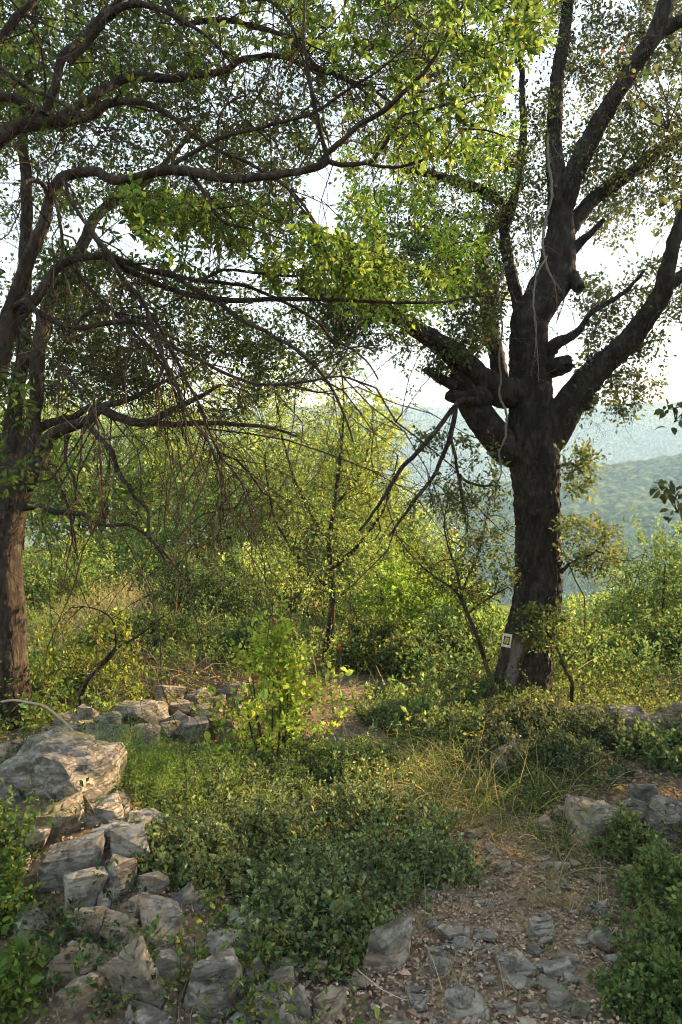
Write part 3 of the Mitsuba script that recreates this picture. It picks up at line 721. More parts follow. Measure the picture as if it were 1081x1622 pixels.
CL2 = cp([(60, 690), (260, 700), (240, 900), (90, 960), (40, 860)], 5.5, 7.0, 90, clump=0.5)
tw = bare_twigs(r, nodes[nodes[:, 2] < 3.6], dirs[nodes[:, 2] < 3.6], 60, 0.8, 0.006, gravity=0.4, sub=4)
crown(left, r, nodes, rad, [(CL, 13, 0.15, 0.044, 0.30, (0.08, 0.115, 0.04), {}), (CL2, 10, 0.09, 0.045, 0.33, GREEN, dict(alt=LIME, alt_p=0.3))], extra=tw)

# the arching tree whose limbs reach in from the left, close to the camera ---------------
r = rng_of(41)
arch = thing('arching_tree', 'near tree arching its long brown limbs and lime leaves across the top from the left', 'tree')
AY = 3.6
curves = []
def al(name, rows, **kw):
    ll(name, rows, tree=arch, **{'step': 0.025, 'bark_depth': 0.003, 'rough': 0.09, **kw})
base = at(-150, 900, AY)
ll('trunk', [[-2.75, 3.5, float(G(-2.75, 3.5)) - .1, .22], [-2.62, 3.5, .5, .15], [-2.4, 3.55, 1.2, .12], [*at(-70, 690, AY), .10], [*at(-20, 600, AY), .075], [*at(6, 552, AY), .05]], tree=arch, world=True, sides=24, seed=1)
al('limb', [(2, 560, AY, 17), (10, 520, AY, 14), (20, 475, AY, 13), (33, 440, AY, 13), (52, 400, AY, 12), (67, 362, AY, 12), (76, 325, AY, 11), (87, 300, AY, 11), (112, 278, AY, 10.5), (150, 271, AY, 9.5), (187, 284, AY - .1, 9), (225, 277, AY - .1, 8.5), (270, 270, AY - .1, 9), (320, 277, AY - .15, 9), (369, 284, AY - .15, 8.5), (417, 280, AY - .2, 7.5), (463, 275, AY - .2, 7), (492, 268, AY - .2, 6.5), (517, 250, AY - .2, 6)], seed=2)
al('limb', [(490, 269, AY - .2, 6), (517, 251, AY - .2, 6), (514, 238, AY - .2, 5), (504, 190, AY - .25, 4), (492, 135, AY - .3, 4), (482, 60, AY - .3, 3.6), (486, -20, AY - .3, 3)], seed=3, sides=9)
al('limb', [(505, 258, AY - .2, 5.5), (540, 220, AY - .2, 5.5), (575, 195, AY - .2, 5.2), (605, 175, AY - .25, 5), (640, 145, AY - .3, 4.5), (668, 120, AY - .3, 4), (692, 88, AY - .3, 3.6), (712, 50, AY - .35, 3), (735, 8, AY - .4, 2.4)], seed=4, sides=9)
al('branch', [(517, 254, AY - .2, 5), (545, 261, AY - .2, 4.5), (580, 258, AY - .2, 4), (605, 232, AY - .25, 3.6), (635, 184, AY - .3, 3), (690, 170, AY - .3, 2.2), (760, 150, AY - .3, 1.5)], seed=5, sides=8)
al('branch', [(580, 258, AY - .2, 3.4), (640, 262, AY - .1, 3), (700, 240, AY - .1, 2.4), (740, 205, AY, 2), (800, 215, AY, 1.4)], seed=6, sides=7)
al('limb', [(4, 556, AY, 14), (16, 535, AY + .05, 11), (32, 502, AY + .1, 10), (57, 475, AY + .1, 9.5), (77, 445, AY + .15, 9), (100, 420, AY + .15, 8.5), (130, 409, AY + .2, 7.5), (160, 406, AY + .2, 7), (200, 417, AY + .2, 6), (235, 428, AY + .2, 5.5), (270, 433, AY + .2, 5), (305, 457, AY + .15, 4.8), (348, 480, AY + .1, 4.6), (388, 509, AY, 4.4), (431, 530, AY, 4), (474, 557, AY - .1, 3.6), (500, 582, AY - .1, 3.2), (540, 640, AY - .1, 2.6), (560, 700, AY - .1, 1.8)], seed=7, sides=10)
al('limb', [(170, 408, AY + .2, 6), (220, 436, AY + .3, 6), (270, 458, AY + .3, 5.6), (324, 471, AY + .3, 5.4), (377, 475, AY + .3, 5), (458, 474, AY + .3, 4.4), (540, 475, AY + .3, 3.8), (605, 478, AY + .3, 3.2), (690, 480, AY + .3, 2.6), (760, 470, AY + .3, 1.8), (830, 480, AY + .3, 1.2)], seed=8, sides=10)
al('branch', [(235, 430, AY + .2, 4), (283, 437, AY + .25, 4), (318, 444, AY + .25, 3.8), (372, 450, AY + .3, 3.4), (417, 463, AY + .3, 3.2), (474, 490, AY + .3, 3), (506, 511, AY + .3, 2.8), (527, 538, AY + .3, 2.6), (557, 552, AY + .3, 2.2), (600, 600, AY + .3, 1.6)], seed=9, sides=8)
al('branch', [(310, 444, AY + .25, 3.6), (332, 438, AY + .3, 3.4), (358, 428, AY + .3, 3), (404, 432, AY + .3, 2.8), (458, 436, AY + .3, 2.4), (519, 427, AY + .3, 2), (600, 420, AY + .3, 1.4)], seed=10, sides=8)
al('limb', [(20, 490, AY, 8), (40, 478, AY - .05, 6), (62, 494, AY - .1, 5.6), (92, 510, AY - .1, 5.4), (130, 519, AY - .1, 5.2), (175, 510, AY - .1, 5), (210, 506, AY - .1, 4.6), (237, 522, AY - .1, 4.4), (280, 550, AY - .15, 4), (315, 570, AY - .15, 3.8), (350, 590, AY - .2, 3.4), (385, 603, AY - .2, 3.2), (415, 610, AY - .2, 3), (490, 602, AY - .2, 2.4), (540, 595, AY - .2, 1.8), (590, 620, AY - .2, 1.2)], seed=11, sides=9)
al('branch', [(118, 514, AY - .1, 3), (135, 498, AY - .1, 3), (155, 488, AY - .1, 2.8), (180, 492, AY - .1, 2.4), (205, 512, AY - .1, 2), (235, 545, AY - .1, 1.6), (270, 585, AY - .1, 1.2)], seed=12, sides=7)
al('dead_branch', [(84, 300, AY - .05, 4), (88, 320, AY - .2, 3.6), (95, 350, AY - .25, 3.4), (99, 390, AY - .25, 3), (97, 425, AY - .25, 2.6), (107, 450, AY - .25, 2.4), (114, 480, AY - .25, 2), (118, 508, AY - .25, 1.4)], seed=13, sides=7)
al('dead_branch', [(80, 318, AY, 5), (66, 292, AY - .1, 4.6), (48, 284, AY - .2, 4.4), (38, 292, AY - .25, 3.4), (42, 308, AY - .25, 2.4), (60, 330, AY - .2, 1.8)], seed=14, sides=8)
al('branch', [(100, 282, AY - .1, 4), (130, 345, AY - .2, 4), (150, 372, AY - .25, 4), (175, 402, AY - .3, 4), (190, 432, AY - .3, 4), (215, 462, AY - .3, 4.2), (235, 490, AY - .3, 4.2), (245, 532, AY - .3, 4), (258, 570, AY - .3, 3.8), (270, 590, AY - .35, 3.6), (290, 640, AY - .35, 3.2), (310, 672, AY - .4, 2.8), (335, 710, AY - .4, 2.4), (350, 760, AY - .4, 1.6)], seed=15, sides=8)
al('branch', [(140, 362, AY + .1, 3.4), (165, 400, AY + .1, 3.4), (195, 440, AY + .1, 3.4), (240, 500, AY + .1, 3.4), (280, 570, AY + .1, 3.2), (300, 610, AY + .1, 3), (320, 650, AY + .1, 2.6), (345, 715, AY + .1, 2), (385, 770, AY + .1, 1.4), (400, 860, AY, 1)], seed=16, sides=8)
al('branch', [(120, 430, AY + .15, 3), (150, 465, AY + .2, 3), (185, 500, AY + .2, 2.8), (225, 540, AY + .2, 2.6), (255, 575, AY + .2, 2.4), (275, 620, AY + .2, 2), (290, 690, AY + .2, 1.4)], seed=17, sides=7)
al('branch', [(30, 520, AY - .4, 2), (60, 550, AY - .5, 2), (90, 580, AY - .6, 2), (120, 610, AY - .6, 1.9), (150, 655, AY - .7, 1.8), (157, 690, AY - .7, 1.5), (157, 718, AY - .7, 1), (150, 745, AY - .7, .7)], seed=18, sides=6)
# its other stems, further up
U = AY + .3
al('limb', [(-260, 420, U, 26), (-90, 270, U, 20), (0, 220, U, 15), (34, 200, U, 13), (87, 191, U, 12), (140, 182, U, 10), (175, 162, U, 8), (200, 160, U, 7), (225, 162, U, 6), (265, 180, U, 5), (310, 215, U - .1, 4.4), (350, 240, U - .1, 4), (400, 262, U - .1, 3.4), (460, 300, U - .2, 3), (500, 350, U - .2, 2.4), (540, 400, U - .2, 1.8)], seed=21, sides=12)
al('limb', [(88, 191, U, 10), (120, 170, U, 8), (150, 150, U, 8), (187, 131, U + .1, 8.5), (225, 121, U + .1, 9), (252, 122, U + .1, 8.5), (280, 124, U + .1, 7.5), (315, 120, U + .1, 7), (350, 115, U + .1, 6.5), (385, 95, U + .1, 6), (430, 90, U + .1, 5), (500, 108, U, 4), (545, 122, U, 3.4), (600, 150, U, 2.6), (660, 190, U, 1.8)], seed=22, sides=11)
al('limb', [(-120, 130, U, 14), (0, 152, U, 9), (32, 160, U, 8.5), (56, 176, U, 9), (90, 190, U, 9)], seed=23, sides=10)
al('limb', [(70, 180, U - .1, 9), (88, 130, U - .1, 8), (96, 100, U - .1, 8), (140, 50, U, 7.5), (176, 14, U, 7), (215, -30, U, 6), (280, -110, U, 4)], seed=24, sides=10)
al('limb', [(110, 100, U - .2, 6), (135, 70, U - .2, 7), (152, 50, U - .2, 7), (172, 28, U - .2, 7), (190, 14, U - .25, 7), (213, 7, U - .25, 6.5), (250, 12, U - .3, 5.5), (275, 24, U - .3, 4.4), (320, 52, U - .3, 3.4), (370, 100, U - .3, 2.4)], seed=25, sides=10)
al('limb', [(-80, 120, U - .3, 11), (0, 56, U - .3, 9), (25, 30, U - .3, 8), (50, 5, U - .3, 7), (90, -50, U - .3, 6)], seed=26, sides=10)
al('limb', [(-60, 60, U - .4, 6), (0, 104, U - .4, 4.4), (30, 128, U - .4, 4.2), (52, 142, U - .4, 4), (78, 152, U - .4, 3.6), (110, 172, U - .4, 3), (150, 200, U - .4, 2.2)], seed=27, sides=8)
al('limb', [(260, -40, U, 6), (300, 40, U, 5.5), (325, 34, U, 5.5), (352, 32, U, 5.5), (410, 45, U, 5), (460, 60, U, 4.6), (485, 80, U, 4.4), (505, 105, U, 4), (540, 120, U, 3.6), (585, 150, U, 2.6), (620, 200, U, 1.8)], seed=28, sides=9)
al('branch', [(268, 266, AY - .1, 5), (290, 250, AY - .1, 4.6), (310, 240, AY - .1, 4.4), (350, 219, AY - .1, 4.2), (390, 206, AY - .1, 4), (430, 197, AY - .1, 3.8), (480, 185, AY - .1, 3.4), (540, 150, AY - .1, 2.8), (600, 110, AY - .1, 2.2), (660, 60, AY - .1, 1.6)], seed=29, sides=8)
al('branch', [(345, 268, AY - .1, 3), (344, 245, AY - .1, 3), (346, 200, AY - .1, 2.6), (350, 180, AY - .1, 2.4), (390, 150, AY - .1, 1.6)], seed=33, sides=7)
al('branch', [(400, 0, U - .1, 3), (440, 10, U - .2, 3), (470, 60, U - .2, 2.6), (500, 170, U - .2, 2), (530, 240, U - .2, 1.4)], seed=34, sides=7)
al('branch', [(300, 276, AY - .1, 5), (320, 300, AY - .1, 4.4), (335, 330, AY - .1, 3.8), (360, 356, AY - .1, 3), (410, 365, AY - .1, 2), (450, 380, AY - .1, 1.4)], seed=35, sides=7)
al('branch', [(430, 280, AY - .1, 2.6), (455, 298, AY - .1, 2.6), (480, 330, AY - .1, 2.4), (505, 360, AY - .1, 2), (530, 385, AY - .1, 1.6), (560, 440, AY, 1)], seed=36, sides=7)
nodes, rad, dirs = wood_nodes(curves[10:])
inn = (nodes[:, 2] > 1.6)
CA = np.vstack([cp([(560, -60), (900, -60), (870, 60), (740, 230), (700, 260), (560, 240), (520, 120)], 3.0, 4.0, 400, clump=0.8, scale=3, seed=12),
                cp([(190, 290), (420, 330), (600, 400), (720, 440), (560, 470), (330, 440), (210, 370)], 3.2, 4.1, 400, clump=0.8, scale=3, seed=13)])
CB = np.vstack([cp([(-200, -200), (560, -200), (560, 60), (300, 150), (-200, 300)], 3.6, 5.6, 900, clump=0.8, scale=2, seed=14),
                cp([(90, 300), (480, 320), (520, 440), (90, 420)], 3.8, 5, 200, clump=0.6, seed=17),
                cp([(-60, 560), (50, 590), (60, 760), (-60, 800)], 3.2, 4.2, 45, seed=15)])
CC = cp([(540, 230), (700, 160), (840, 200), (800, 330), (760, 460), (640, 520), (520, 480), (540, 350)], 4.4, 6.0, 620, clump=0.9, scale=2, seed=16)
tw = bare_twigs(r, nodes[inn], dirs[inn], 230, 0.75, 0.0042, gravity=0.22, sub=4, spread=0.7, wander=0.42)
low = inn & (nodes[:, 0] > -1.25) & (nodes[:, 2] < 2.9)
tw = list(tw) + bare_twigs(r, nodes[low], dirs[low] + np.array([0.25, 0, -0.5]), 38, 0.95, 0.0034, gravity=0.16, sub=4, spread=0.5, wander=0.32)
crown(arch, r, nodes, rad, [(CA, 9, 0.028, 0.044, 0.20, (0.145, 0.22, 0.045), dict(jit=0.38, alt=(0.36, 0.22, 0.05), alt_p=0.006, fine=True)),
                            (CB, 9, 0.028, 0.044, 0.21, (0.12, 0.18, 0.04), dict(fine=True)),
                            (CC, 14, 0.11, 0.037, 0.26, LIME, dict(jit=0.35, alt=(0.4, 0.3, 0.08), alt_p=0.01))], extra=tw, col=(0.045, 0.036, 0.029))

# slim trees and saplings ----------------------------------------------------
def small_tree(name, label, rows_list, groups, seed, bs='oak_bark', twigs=20, tl=0.5, cat='tree', sides=9):
    global curves
    r = rng_of(seed)
    k = thing(name, label, cat)
    curves = []
    for i, rows in enumerate(rows_list):
        curves.append(limb(k, 'trunk' if i == 0 else 'branch', rows, bs, sides=sides, step=0.05, seed=seed + i, bark_depth=0.002))
    nodes, rad, dirs = wood_nodes(curves)
    hi = nodes[:, 2] > nodes[:, 2].min() + 0.5 * np.ptp(nodes[:, 2]) * 0.5
    gs = [(crown_points(r, poly, y0, y1, n, clump=0.4, scale=2.5, seed=seed), per, sp, lf, wd, c, opt) for (poly, y0, y1, n, per, sp, lf, wd, c, opt) in groups]
    tw = bare_twigs(r, nodes[hi], dirs[hi], twigs, tl, 0.005, gravity=0.3, sub=4) if twigs else ()
    crown(k, r, nodes, rad, gs, extra=tw)
    return k

DY = 9.6
small_tree('slim_tree', 'dark slim tree with a tangled twiggy crown in the middle of the clearing', [
    [(519, 1110, DY, 17.1), (519, 1085, DY, 13.5), (521, 1040, DY, 11.7), (524, 990, DY, 6.05), (528, 930, DY, 4.95), (522, 870, DY, 4.4), (530, 800, DY, 3.85), (540, 720, DY, 2.75), (545, 640, DY, 1.65), (540, 580, DY, 1.1)],
    [(527, 940, DY, 3.3), (490, 900, DY - .1, 2.75), (455, 860, DY - .2, 2.2), (430, 800, DY - .3, 1.65), (420, 720, DY - .4, 1.1)],
    [(528, 900, DY, 3.3), (570, 860, DY - .2, 2.75), (610, 800, DY - .4, 1.87), (630, 720, DY - .5, 1.1)],
    [(522, 860, DY, 2.75), (480, 790, DY + .2, 2.2), (450, 700, DY + .4, 1.65), (440, 640, DY + .4, 0.88)],
    [(530, 800, DY, 2.75), (575, 740, DY + .3, 1.98), (590, 650, DY + .5, 1.1)]],
    [([(420, 620), (560, 560), (640, 660), (640, 880), (560, 960), (420, 900)], 8.4, 10.8, 1000, 13, 0.15, 0.040, 0.3, (0.26, 0.34, 0.09), {})], 51, twigs=150, tl=1.1)
small_tree('sapling', 'slender forked sapling with small leaves just left of the big oak', [
    [(787, 1100, 6.6, 4.96), (773, 1061, 6.6, 3.72), (762, 1026, 6.6, 3.41), (751, 996, 6.6, 3.1), (742, 975, 6.6, 3.1), (732, 945, 6.6, 2.48), (740, 918, 6.6, 2.11), (755, 885, 6.6, 1.74), (765, 850, 6.6, 1.36), (775, 800, 6.6, 0.93)],
    [(742, 976, 6.6, 2.48), (720, 935, 6.6, 2.23), (700, 922, 6.6, 1.86), (660, 888, 6.6, 1.24), (630, 850, 6.6, 0.74)],
    [(732, 945, 6.6, 2.11), (722, 900, 6.5, 1.86), (712, 870, 6.5, 1.49), (704, 830, 6.5, 1.12), (716, 780, 6.5, 0.74)],
    [(742, 972, 6.6, 1.86), (770, 950, 6.7, 1.61), (805, 930, 6.7, 1.12)]],
    [([(640, 800), (720, 740), (800, 770), (820, 930), (760, 960), (650, 920)], 6.0, 7.1, 330, 11, 0.09, 0.032, 0.32, (0.15, 0.18, 0.05), {})], 52, twigs=20, tl=0.4, cat='sapling')
small_tree('sapling', 'thin bent sapling in front of the oak base carrying one leafy tuft', [
    [(905, 1140, 6.1, 3.4), (906, 1110, 6.1, 3.2), (907, 1081, 6.1, 3), (897, 1064, 6.1, 2.8), (888, 1038, 6.1, 2.4), (877, 1017, 6.1, 2), (862, 995, 6.1, 1.6), (842, 975, 6.1, 1.2)]],
    [([(815, 975), (850, 955), (910, 975), (915, 1015), (880, 1035), (830, 1020)], 5.8, 6.4, 75, 13, 0.08, 0.034, 0.32, (0.13, 0.17, 0.05), {})], 53, twigs=0, cat='sapling', sides=7)
small_tree('bush', 'leaning bare stemmed shrub in front of the left trunk', [
    [(112, 1165, 5.9, 4), (124, 1120, 5.9, 3.6), (138, 1080, 5.9, 3.2), (155, 1060, 5.9, 2.8), (180, 1030, 5.9, 2.4), (215, 1010, 5.9, 1.8), (260, 975, 5.9, 1.2)],
    [(158, 1056, 5.9, 2.4), (185, 1020, 5.9, 2), (180, 985, 5.9, 1.6), (130, 960, 5.9, 1)]],
    [([(60, 1000), (200, 960), (240, 1080), (180, 1150), (60, 1150)], 5.6, 6.6, 160, 11, 0.08, 0.036, 0.32, (0.20, 0.24, 0.05), {})], 54, twigs=12, tl=0.35, cat='bush', sides=7)

# bushes -----------------------------------------------------------------------
def bush(name, label, px, top, Y, half, n, leaf, col, seed, per=13, width=0.30, depth=None, group=None, cat='bush', lobes=7, alt=None, alt_p=0.04, jit=0.3, stems=6, droop=0.0, low=0.05, tip=0.0025, fine=False, spray=None, shoots=16, erect=0):
    r = rng_of(seed)
    k = thing(name, label, cat, group)
    x = float(at(px, 850, Y)[0]); g = float(ground_h(x, Y)); h = max(0.16, float(at(px, top, Y)[2]) - g); z1 = g + h
    depth = depth or half * 0.9
    C = []
    for i in range(lobes):                                         # an uneven heap of rounded masses
        a = r.uniform(0, 6.28); q = r.random() ** 0.5 * 0.62
        c = np.array([x + half * q * math.cos(a), Y + depth * q * math.sin(a), g + h * (0.30 + 0.42 * r.random() * (1 - 0.4 * q))])
        if i == 0:
            c = np.array([x, Y, g + 0.66 * h])
        R = np.array([half * 0.52, depth * 0.55, min(h * 0.36, z1 - c[2])]) * r.uniform(0.8, 1.1)
        d = unit(r.normal(size=(int(n / lobes) + 1, 3)))
        C.append(c + d * R * (r.random((len(d), 1)) ** 0.35))
    C = np.vstack(C)
    C[:, 2] = np.maximum(C[:, 2], ground_h(C[:, 0], C[:, 1]) + low * h + 0.02)
    st = []
    for i in range(stems):
        a = r.uniform(0, 6.28)
        b = np.array([x + 0.12 * half * math.cos(a), Y + 0.12 * depth * math.sin(a)])
        e = np.array([x + 0.45 * half * math.cos(a), Y + 0.45 * depth * math.sin(a), g + h * r.uniform(0.45, 0.75)])
        s_ = np.array([b[0], b[1], float(ground_h(b[0], b[1])) - 0.05])
        rr = (0.008 + 0.010 * h) * (0.45 if half < 0.6 else 1)
        m = (s_ + e) / 2 + r.normal(0, 0.06 * h, 3)
        st.append(spline([[*s_, rr], [*m, rr * 0.7], [*e, rr * 0.35]], max(0.03, h / 20)))
    wood, leafs = Soup(), Soup()
    for c in st:
        v, f = limb_mesh(c, 6, 0.1, seed); wood.add(v, f, TWIG)
    nodes, rad, _ = wood_nodes(st)
    P, R, D = connect(r, nodes, rad, C, tip, 0.05, k=3, rmax=0.012)
    v, f = tubes(P, R, 3)
    wood.add(v, f, np.repeat(tint(r, len(P), TWIG, 0.3), 9, 0))
    size = spray or (leaf * 2.2 + 0.02 * half)
    E, ED = P[:, -1], D
    if erect:                                                      # loose upright shoots rising from the ground
        a, q = r.uniform(0, 6.28, erect), r.random(erect) ** 0.6
        S = np.stack([x + half * 1.1 * q * np.cos(a), Y + depth * 1.1 * q * np.sin(a), 0 * a], -1); S[:, 2] = ground_h(S[:, 0], S[:, 1])
        SP, SR = twig_walk(r, S, unit(np.array([0, 0, 1.0]) + 0.35 * r.normal(size=(erect, 3))), h * (1.15 - 0.5 * q) * r.uniform(0.55, 1.15, erect), np.full(erect, tip * 1.3), k=11, wander=0.16, gravity=0.02)
        v, f = tubes(SP[:, ::2], SR[:, ::2], 3)
        wood.add(v, f, np.repeat(tint(r, erect, (0.13, 0.095, 0.065), 0.35), 18, 0))
        for q in range(3, 11):
            m = r.random(erect) < 0.85
            E = np.vstack([E, SP[m, q]]); ED = np.vstack([ED, unit(SP[m, q] - SP[m, q - 1])])
    if shoots:                                                     # upright shoots that break the outline
        j = np.argsort(-(P[:, -1, 2] + r.normal(0, 0.15 * h, len(P))))[r.integers(0, min(shoots * 3, len(P)), shoots)]
        SP, SR = twig_walk(r, P[j, -1], unit(np.array([0, 0, 1.0]) + 0.45 * r.normal(size=(len(j), 3))), (0.10 + 0.18 * h) * r.uniform(0.4, 1.1, len(j)), np.full(len(j), tip), k=7, wander=0.15, gravity=0.05)
        v, f = tubes(SP, SR, 3)
        wood.add(v, f, np.repeat(tint(r, len(j), TWIG, 0.3), 21, 0))
        for q in range(1, 7):
            E = np.vstack([E, SP[:, q]]); ED = np.vstack([ED, unit(SP[:, q] - SP[:, q - 1])])
    leafs.add(*spray_leaves(r, E, ED, per, size, leaf, width, col, jit=jit, alt=alt, alt_p=alt_p, droop=droop, fine=fine))
    wood.put(k + '__stems', 'dull', kind='stuff')
    leafs.put(k + '__foliage', 'leaf', kind='stuff')
    return k

FARG = (0.34, 0.44, 0.13)
MIDG = (0.23, 0.32, 0.09)
DARK = (0.09, 0.14, 0.05)
far = [('leafy tree far back at the left edge of the clearing', 30, 540, 19, 3.0, FARG), ('tall pale tree far back left of the middle', 180, 550, 21, 3.0, FARG), ('tall yellow green tree far behind the hanging twigs', 320, 545, 19, 2.8, (0.37, 0.46, 0.11)),
       ('tall lime tree behind the slim twiggy tree', 450, 590, 18, 2.4, (0.38, 0.48, 0.10)), ('yellow green tree right of the slim twiggy tree', 560, 610, 16, 1.5, (0.39, 0.49, 0.10)), ('dim tree filling the gap far back left', 110, 640, 16, 2.2, MIDG), ('rounded yellow green tree far back in the middle', 395, 680, 16, 2.2, FARG), ('pale leafy tree far back between the two left trunks', 250, 630, 17, 2.0, FARG), ('low leafy tree behind the slim tree and the lime bush', 500, 800, 14.5, 1.6, MIDG), ('hazy tree far behind the sapling by the oak', 690, 790, 17, 1.5, FARG)]
for i, (lab, px, top, Y, half, col) in enumerate(far):
    bush('background_tree', lab, px, top, Y, half, 1150, 0.078, col, 100 + i, per=11, cat='tree', lobes=11, stems=5, low=0.1, tip=0.006, group=None)
mid = [('big olive green bush left behind the leaning shrub', 90, 860, 12, 1.7, MIDG, 560), ('bush behind the dry grassy slope', 225, 830, 14.5, 1.5, (0.24, 0.33, 0.09), 480), ('dark green bush in the middle distance behind the stone wall', 330, 880, 11.5, 1.4, DARK, 520),
       ('yellow green bush in the middle distance left of the slim tree', 425, 870, 12.5, 1.2, FARG, 420), ('bright lime bush behind the forked stake with the orange top', 610, 850, 12, 1.3, LIME, 520), ('lime green bush left of the sapling by the oak', 690, 900, 11, 1.1, LIME, 480), ('green bush behind the foot of the sapling by the oak', 745, 950, 9.5, 0.9, MIDG, 420),
       ('deep green shrub at the foot of the slim tree, right side', 590, 990, 9.2, 0.8, (0.12, 0.16, 0.045), 380), ('grey green shrub between the slim tree and the oak', 665, 1010, 8.6, 0.8, (0.11, 0.15, 0.05), 380), ('shady green shrub behind the sunlit end of the wall', 250, 980, 9, 1.0, (0.10, 0.14, 0.04), 420),
       ('dark shrub behind the young lime shrub', 400, 985, 9.0, 0.8, DARK, 340), ('sunny leafy shrub beside the left trunk', 95, 1040, 7.4, 0.75, (0.22, 0.26, 0.05), 360), ('pale shrub far back at the right behind the oak', 930, 945, 15, 1.5, (0.29, 0.37, 0.09), 520),
       ('soft pale green bush sloping down right of the oak', 985, 930, 12.5, 1.2, (0.21, 0.30, 0.10), 560), ('large rounded green bush at the right edge', 1090, 822, 11.5, 1.75, (0.18, 0.26, 0.075), 1000), ('mid green leafy bush low at the right edge behind the rocks', 1050, 985, 8.8, 0.85, (0.12, 0.17, 0.05), 520),
       ('light green bush right behind the thin bent sapling', 925, 1000, 9.2, 0.75, (0.16, 0.22, 0.055), 460), ('small bush between the bent sapling and the rock row', 985, 1062, 8.4, 0.55, (0.13, 0.19, 0.05), 360)]
for i, (lab, px, top, Y, half, col, n) in enumerate(mid):
    bush('bush', lab, px, top, Y, half, int(n * 1.35), 0.036 + 0.0012 * Y, col, 200 + i, per=13, lobes=8, low=0.03, tip=0.004)
near = [('dense low evergreen shrub in front of the feathery plant', 360, 1235, 4.4, 0.42, (0.115, 0.145, 0.065), 520, 0.45), ('dense low dark shrub in the middle foreground', 420, 1330, 3.7, 0.42, (0.10, 0.13, 0.06), 560, 0.4), ('low prickly shrub beside the path, right half of the shrub mass', 585, 1300, 4.0, 0.42, (0.12, 0.15, 0.065), 560, 0.45),
        ('low shrub with yellowish tips where the path bends', 540, 1215, 5.0, 0.48, (0.16, 0.20, 0.07), 560, 0.5), ('ragged low shrub at the near edge of the shrub mass', 500, 1420, 3.1, 0.32, (0.10, 0.13, 0.06), 360, 0.3), ('low dark shrub overhanging the squat block', 300, 1390, 3.3, 0.25, (0.10, 0.13, 0.055), 230, 0.25),
        ('low shrub behind the pointed boulder', 640, 1380, 3.5, 0.30, (0.12, 0.15, 0.065), 320, 0.3), ('sparse weedy shrub among the lowest stones left of the pointed boulder', 500, 1480, 2.85, 0.24, (0.11, 0.14, 0.06), 160, 0.2)]
for i, (lab, px, top, Y, half, col, n, dep) in enumerate(near):
    bush('low_shrub', lab, px, top, Y, half, int(n * 0.22), 0.022, np.array(col) * 1.45, 300 + i, per=9, width=0.36, depth=dep, lobes=9, low=0.0, tip=0.0015, stems=9, alt=(0.30, 0.27, 0.06), alt_p=0.05, jit=0.45, shoots=30, erect=170)
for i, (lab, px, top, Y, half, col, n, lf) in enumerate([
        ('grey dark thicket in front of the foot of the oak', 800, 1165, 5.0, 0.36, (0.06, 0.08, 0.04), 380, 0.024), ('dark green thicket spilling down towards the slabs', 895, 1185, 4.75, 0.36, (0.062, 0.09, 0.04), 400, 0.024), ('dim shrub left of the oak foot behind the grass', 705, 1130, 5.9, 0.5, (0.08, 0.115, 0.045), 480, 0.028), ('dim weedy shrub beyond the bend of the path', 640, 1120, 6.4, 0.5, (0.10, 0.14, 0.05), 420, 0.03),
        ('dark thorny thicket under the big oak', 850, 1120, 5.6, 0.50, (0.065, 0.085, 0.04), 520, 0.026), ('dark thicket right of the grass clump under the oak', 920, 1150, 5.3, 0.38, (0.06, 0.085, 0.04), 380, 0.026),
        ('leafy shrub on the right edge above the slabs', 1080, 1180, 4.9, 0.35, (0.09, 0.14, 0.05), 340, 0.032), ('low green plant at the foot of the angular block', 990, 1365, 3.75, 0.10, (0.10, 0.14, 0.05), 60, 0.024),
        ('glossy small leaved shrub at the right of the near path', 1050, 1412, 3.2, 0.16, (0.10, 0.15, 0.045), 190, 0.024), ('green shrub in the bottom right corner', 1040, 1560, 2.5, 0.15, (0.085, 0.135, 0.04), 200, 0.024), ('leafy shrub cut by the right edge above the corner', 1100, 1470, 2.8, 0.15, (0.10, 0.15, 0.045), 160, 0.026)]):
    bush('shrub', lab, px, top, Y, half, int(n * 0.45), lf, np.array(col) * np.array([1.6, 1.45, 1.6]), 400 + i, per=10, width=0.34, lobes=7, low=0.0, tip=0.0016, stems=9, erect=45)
for i, (lab, px, top, Y, half, col, n, lf) in enumerate([
        ('leafy sprouts growing over the stones at the left edge', 22, 1400, 2.9, 0.15, (0.15, 0.22, 0.05), 70, 0.030), ('green sprouts in the bottom left corner', 25, 1520, 2.45, 0.17, (0.12, 0.18, 0.045), 80, 0.028), ('blurred leafy shoot before the big boulder at the left edge', 20, 1270, 3.0, 0.10, (0.12, 0.18, 0.05), 26, 0.032)]):
    bush('sprout', lab, px, top, Y, half, n, lf, col, 430 + i, per=9, width=0.28, lobes=5, low=0.0, tip=0.0018, stems=6, fine=True, shoots=5)
bush('young_shrub', 'young sunlit lime green shrub with upright shoots in the middle', 432, 990, 5.3, 0.42, 150, 0.044, (0.40, 0.50, 0.08), 450, per=8, width=0.34, depth=0.34, lobes=8, low=0.1, tip=0.002, stems=9, erect=14, alt=(0.4, 0.16, 0.08), alt_p=0.01, fine=True)

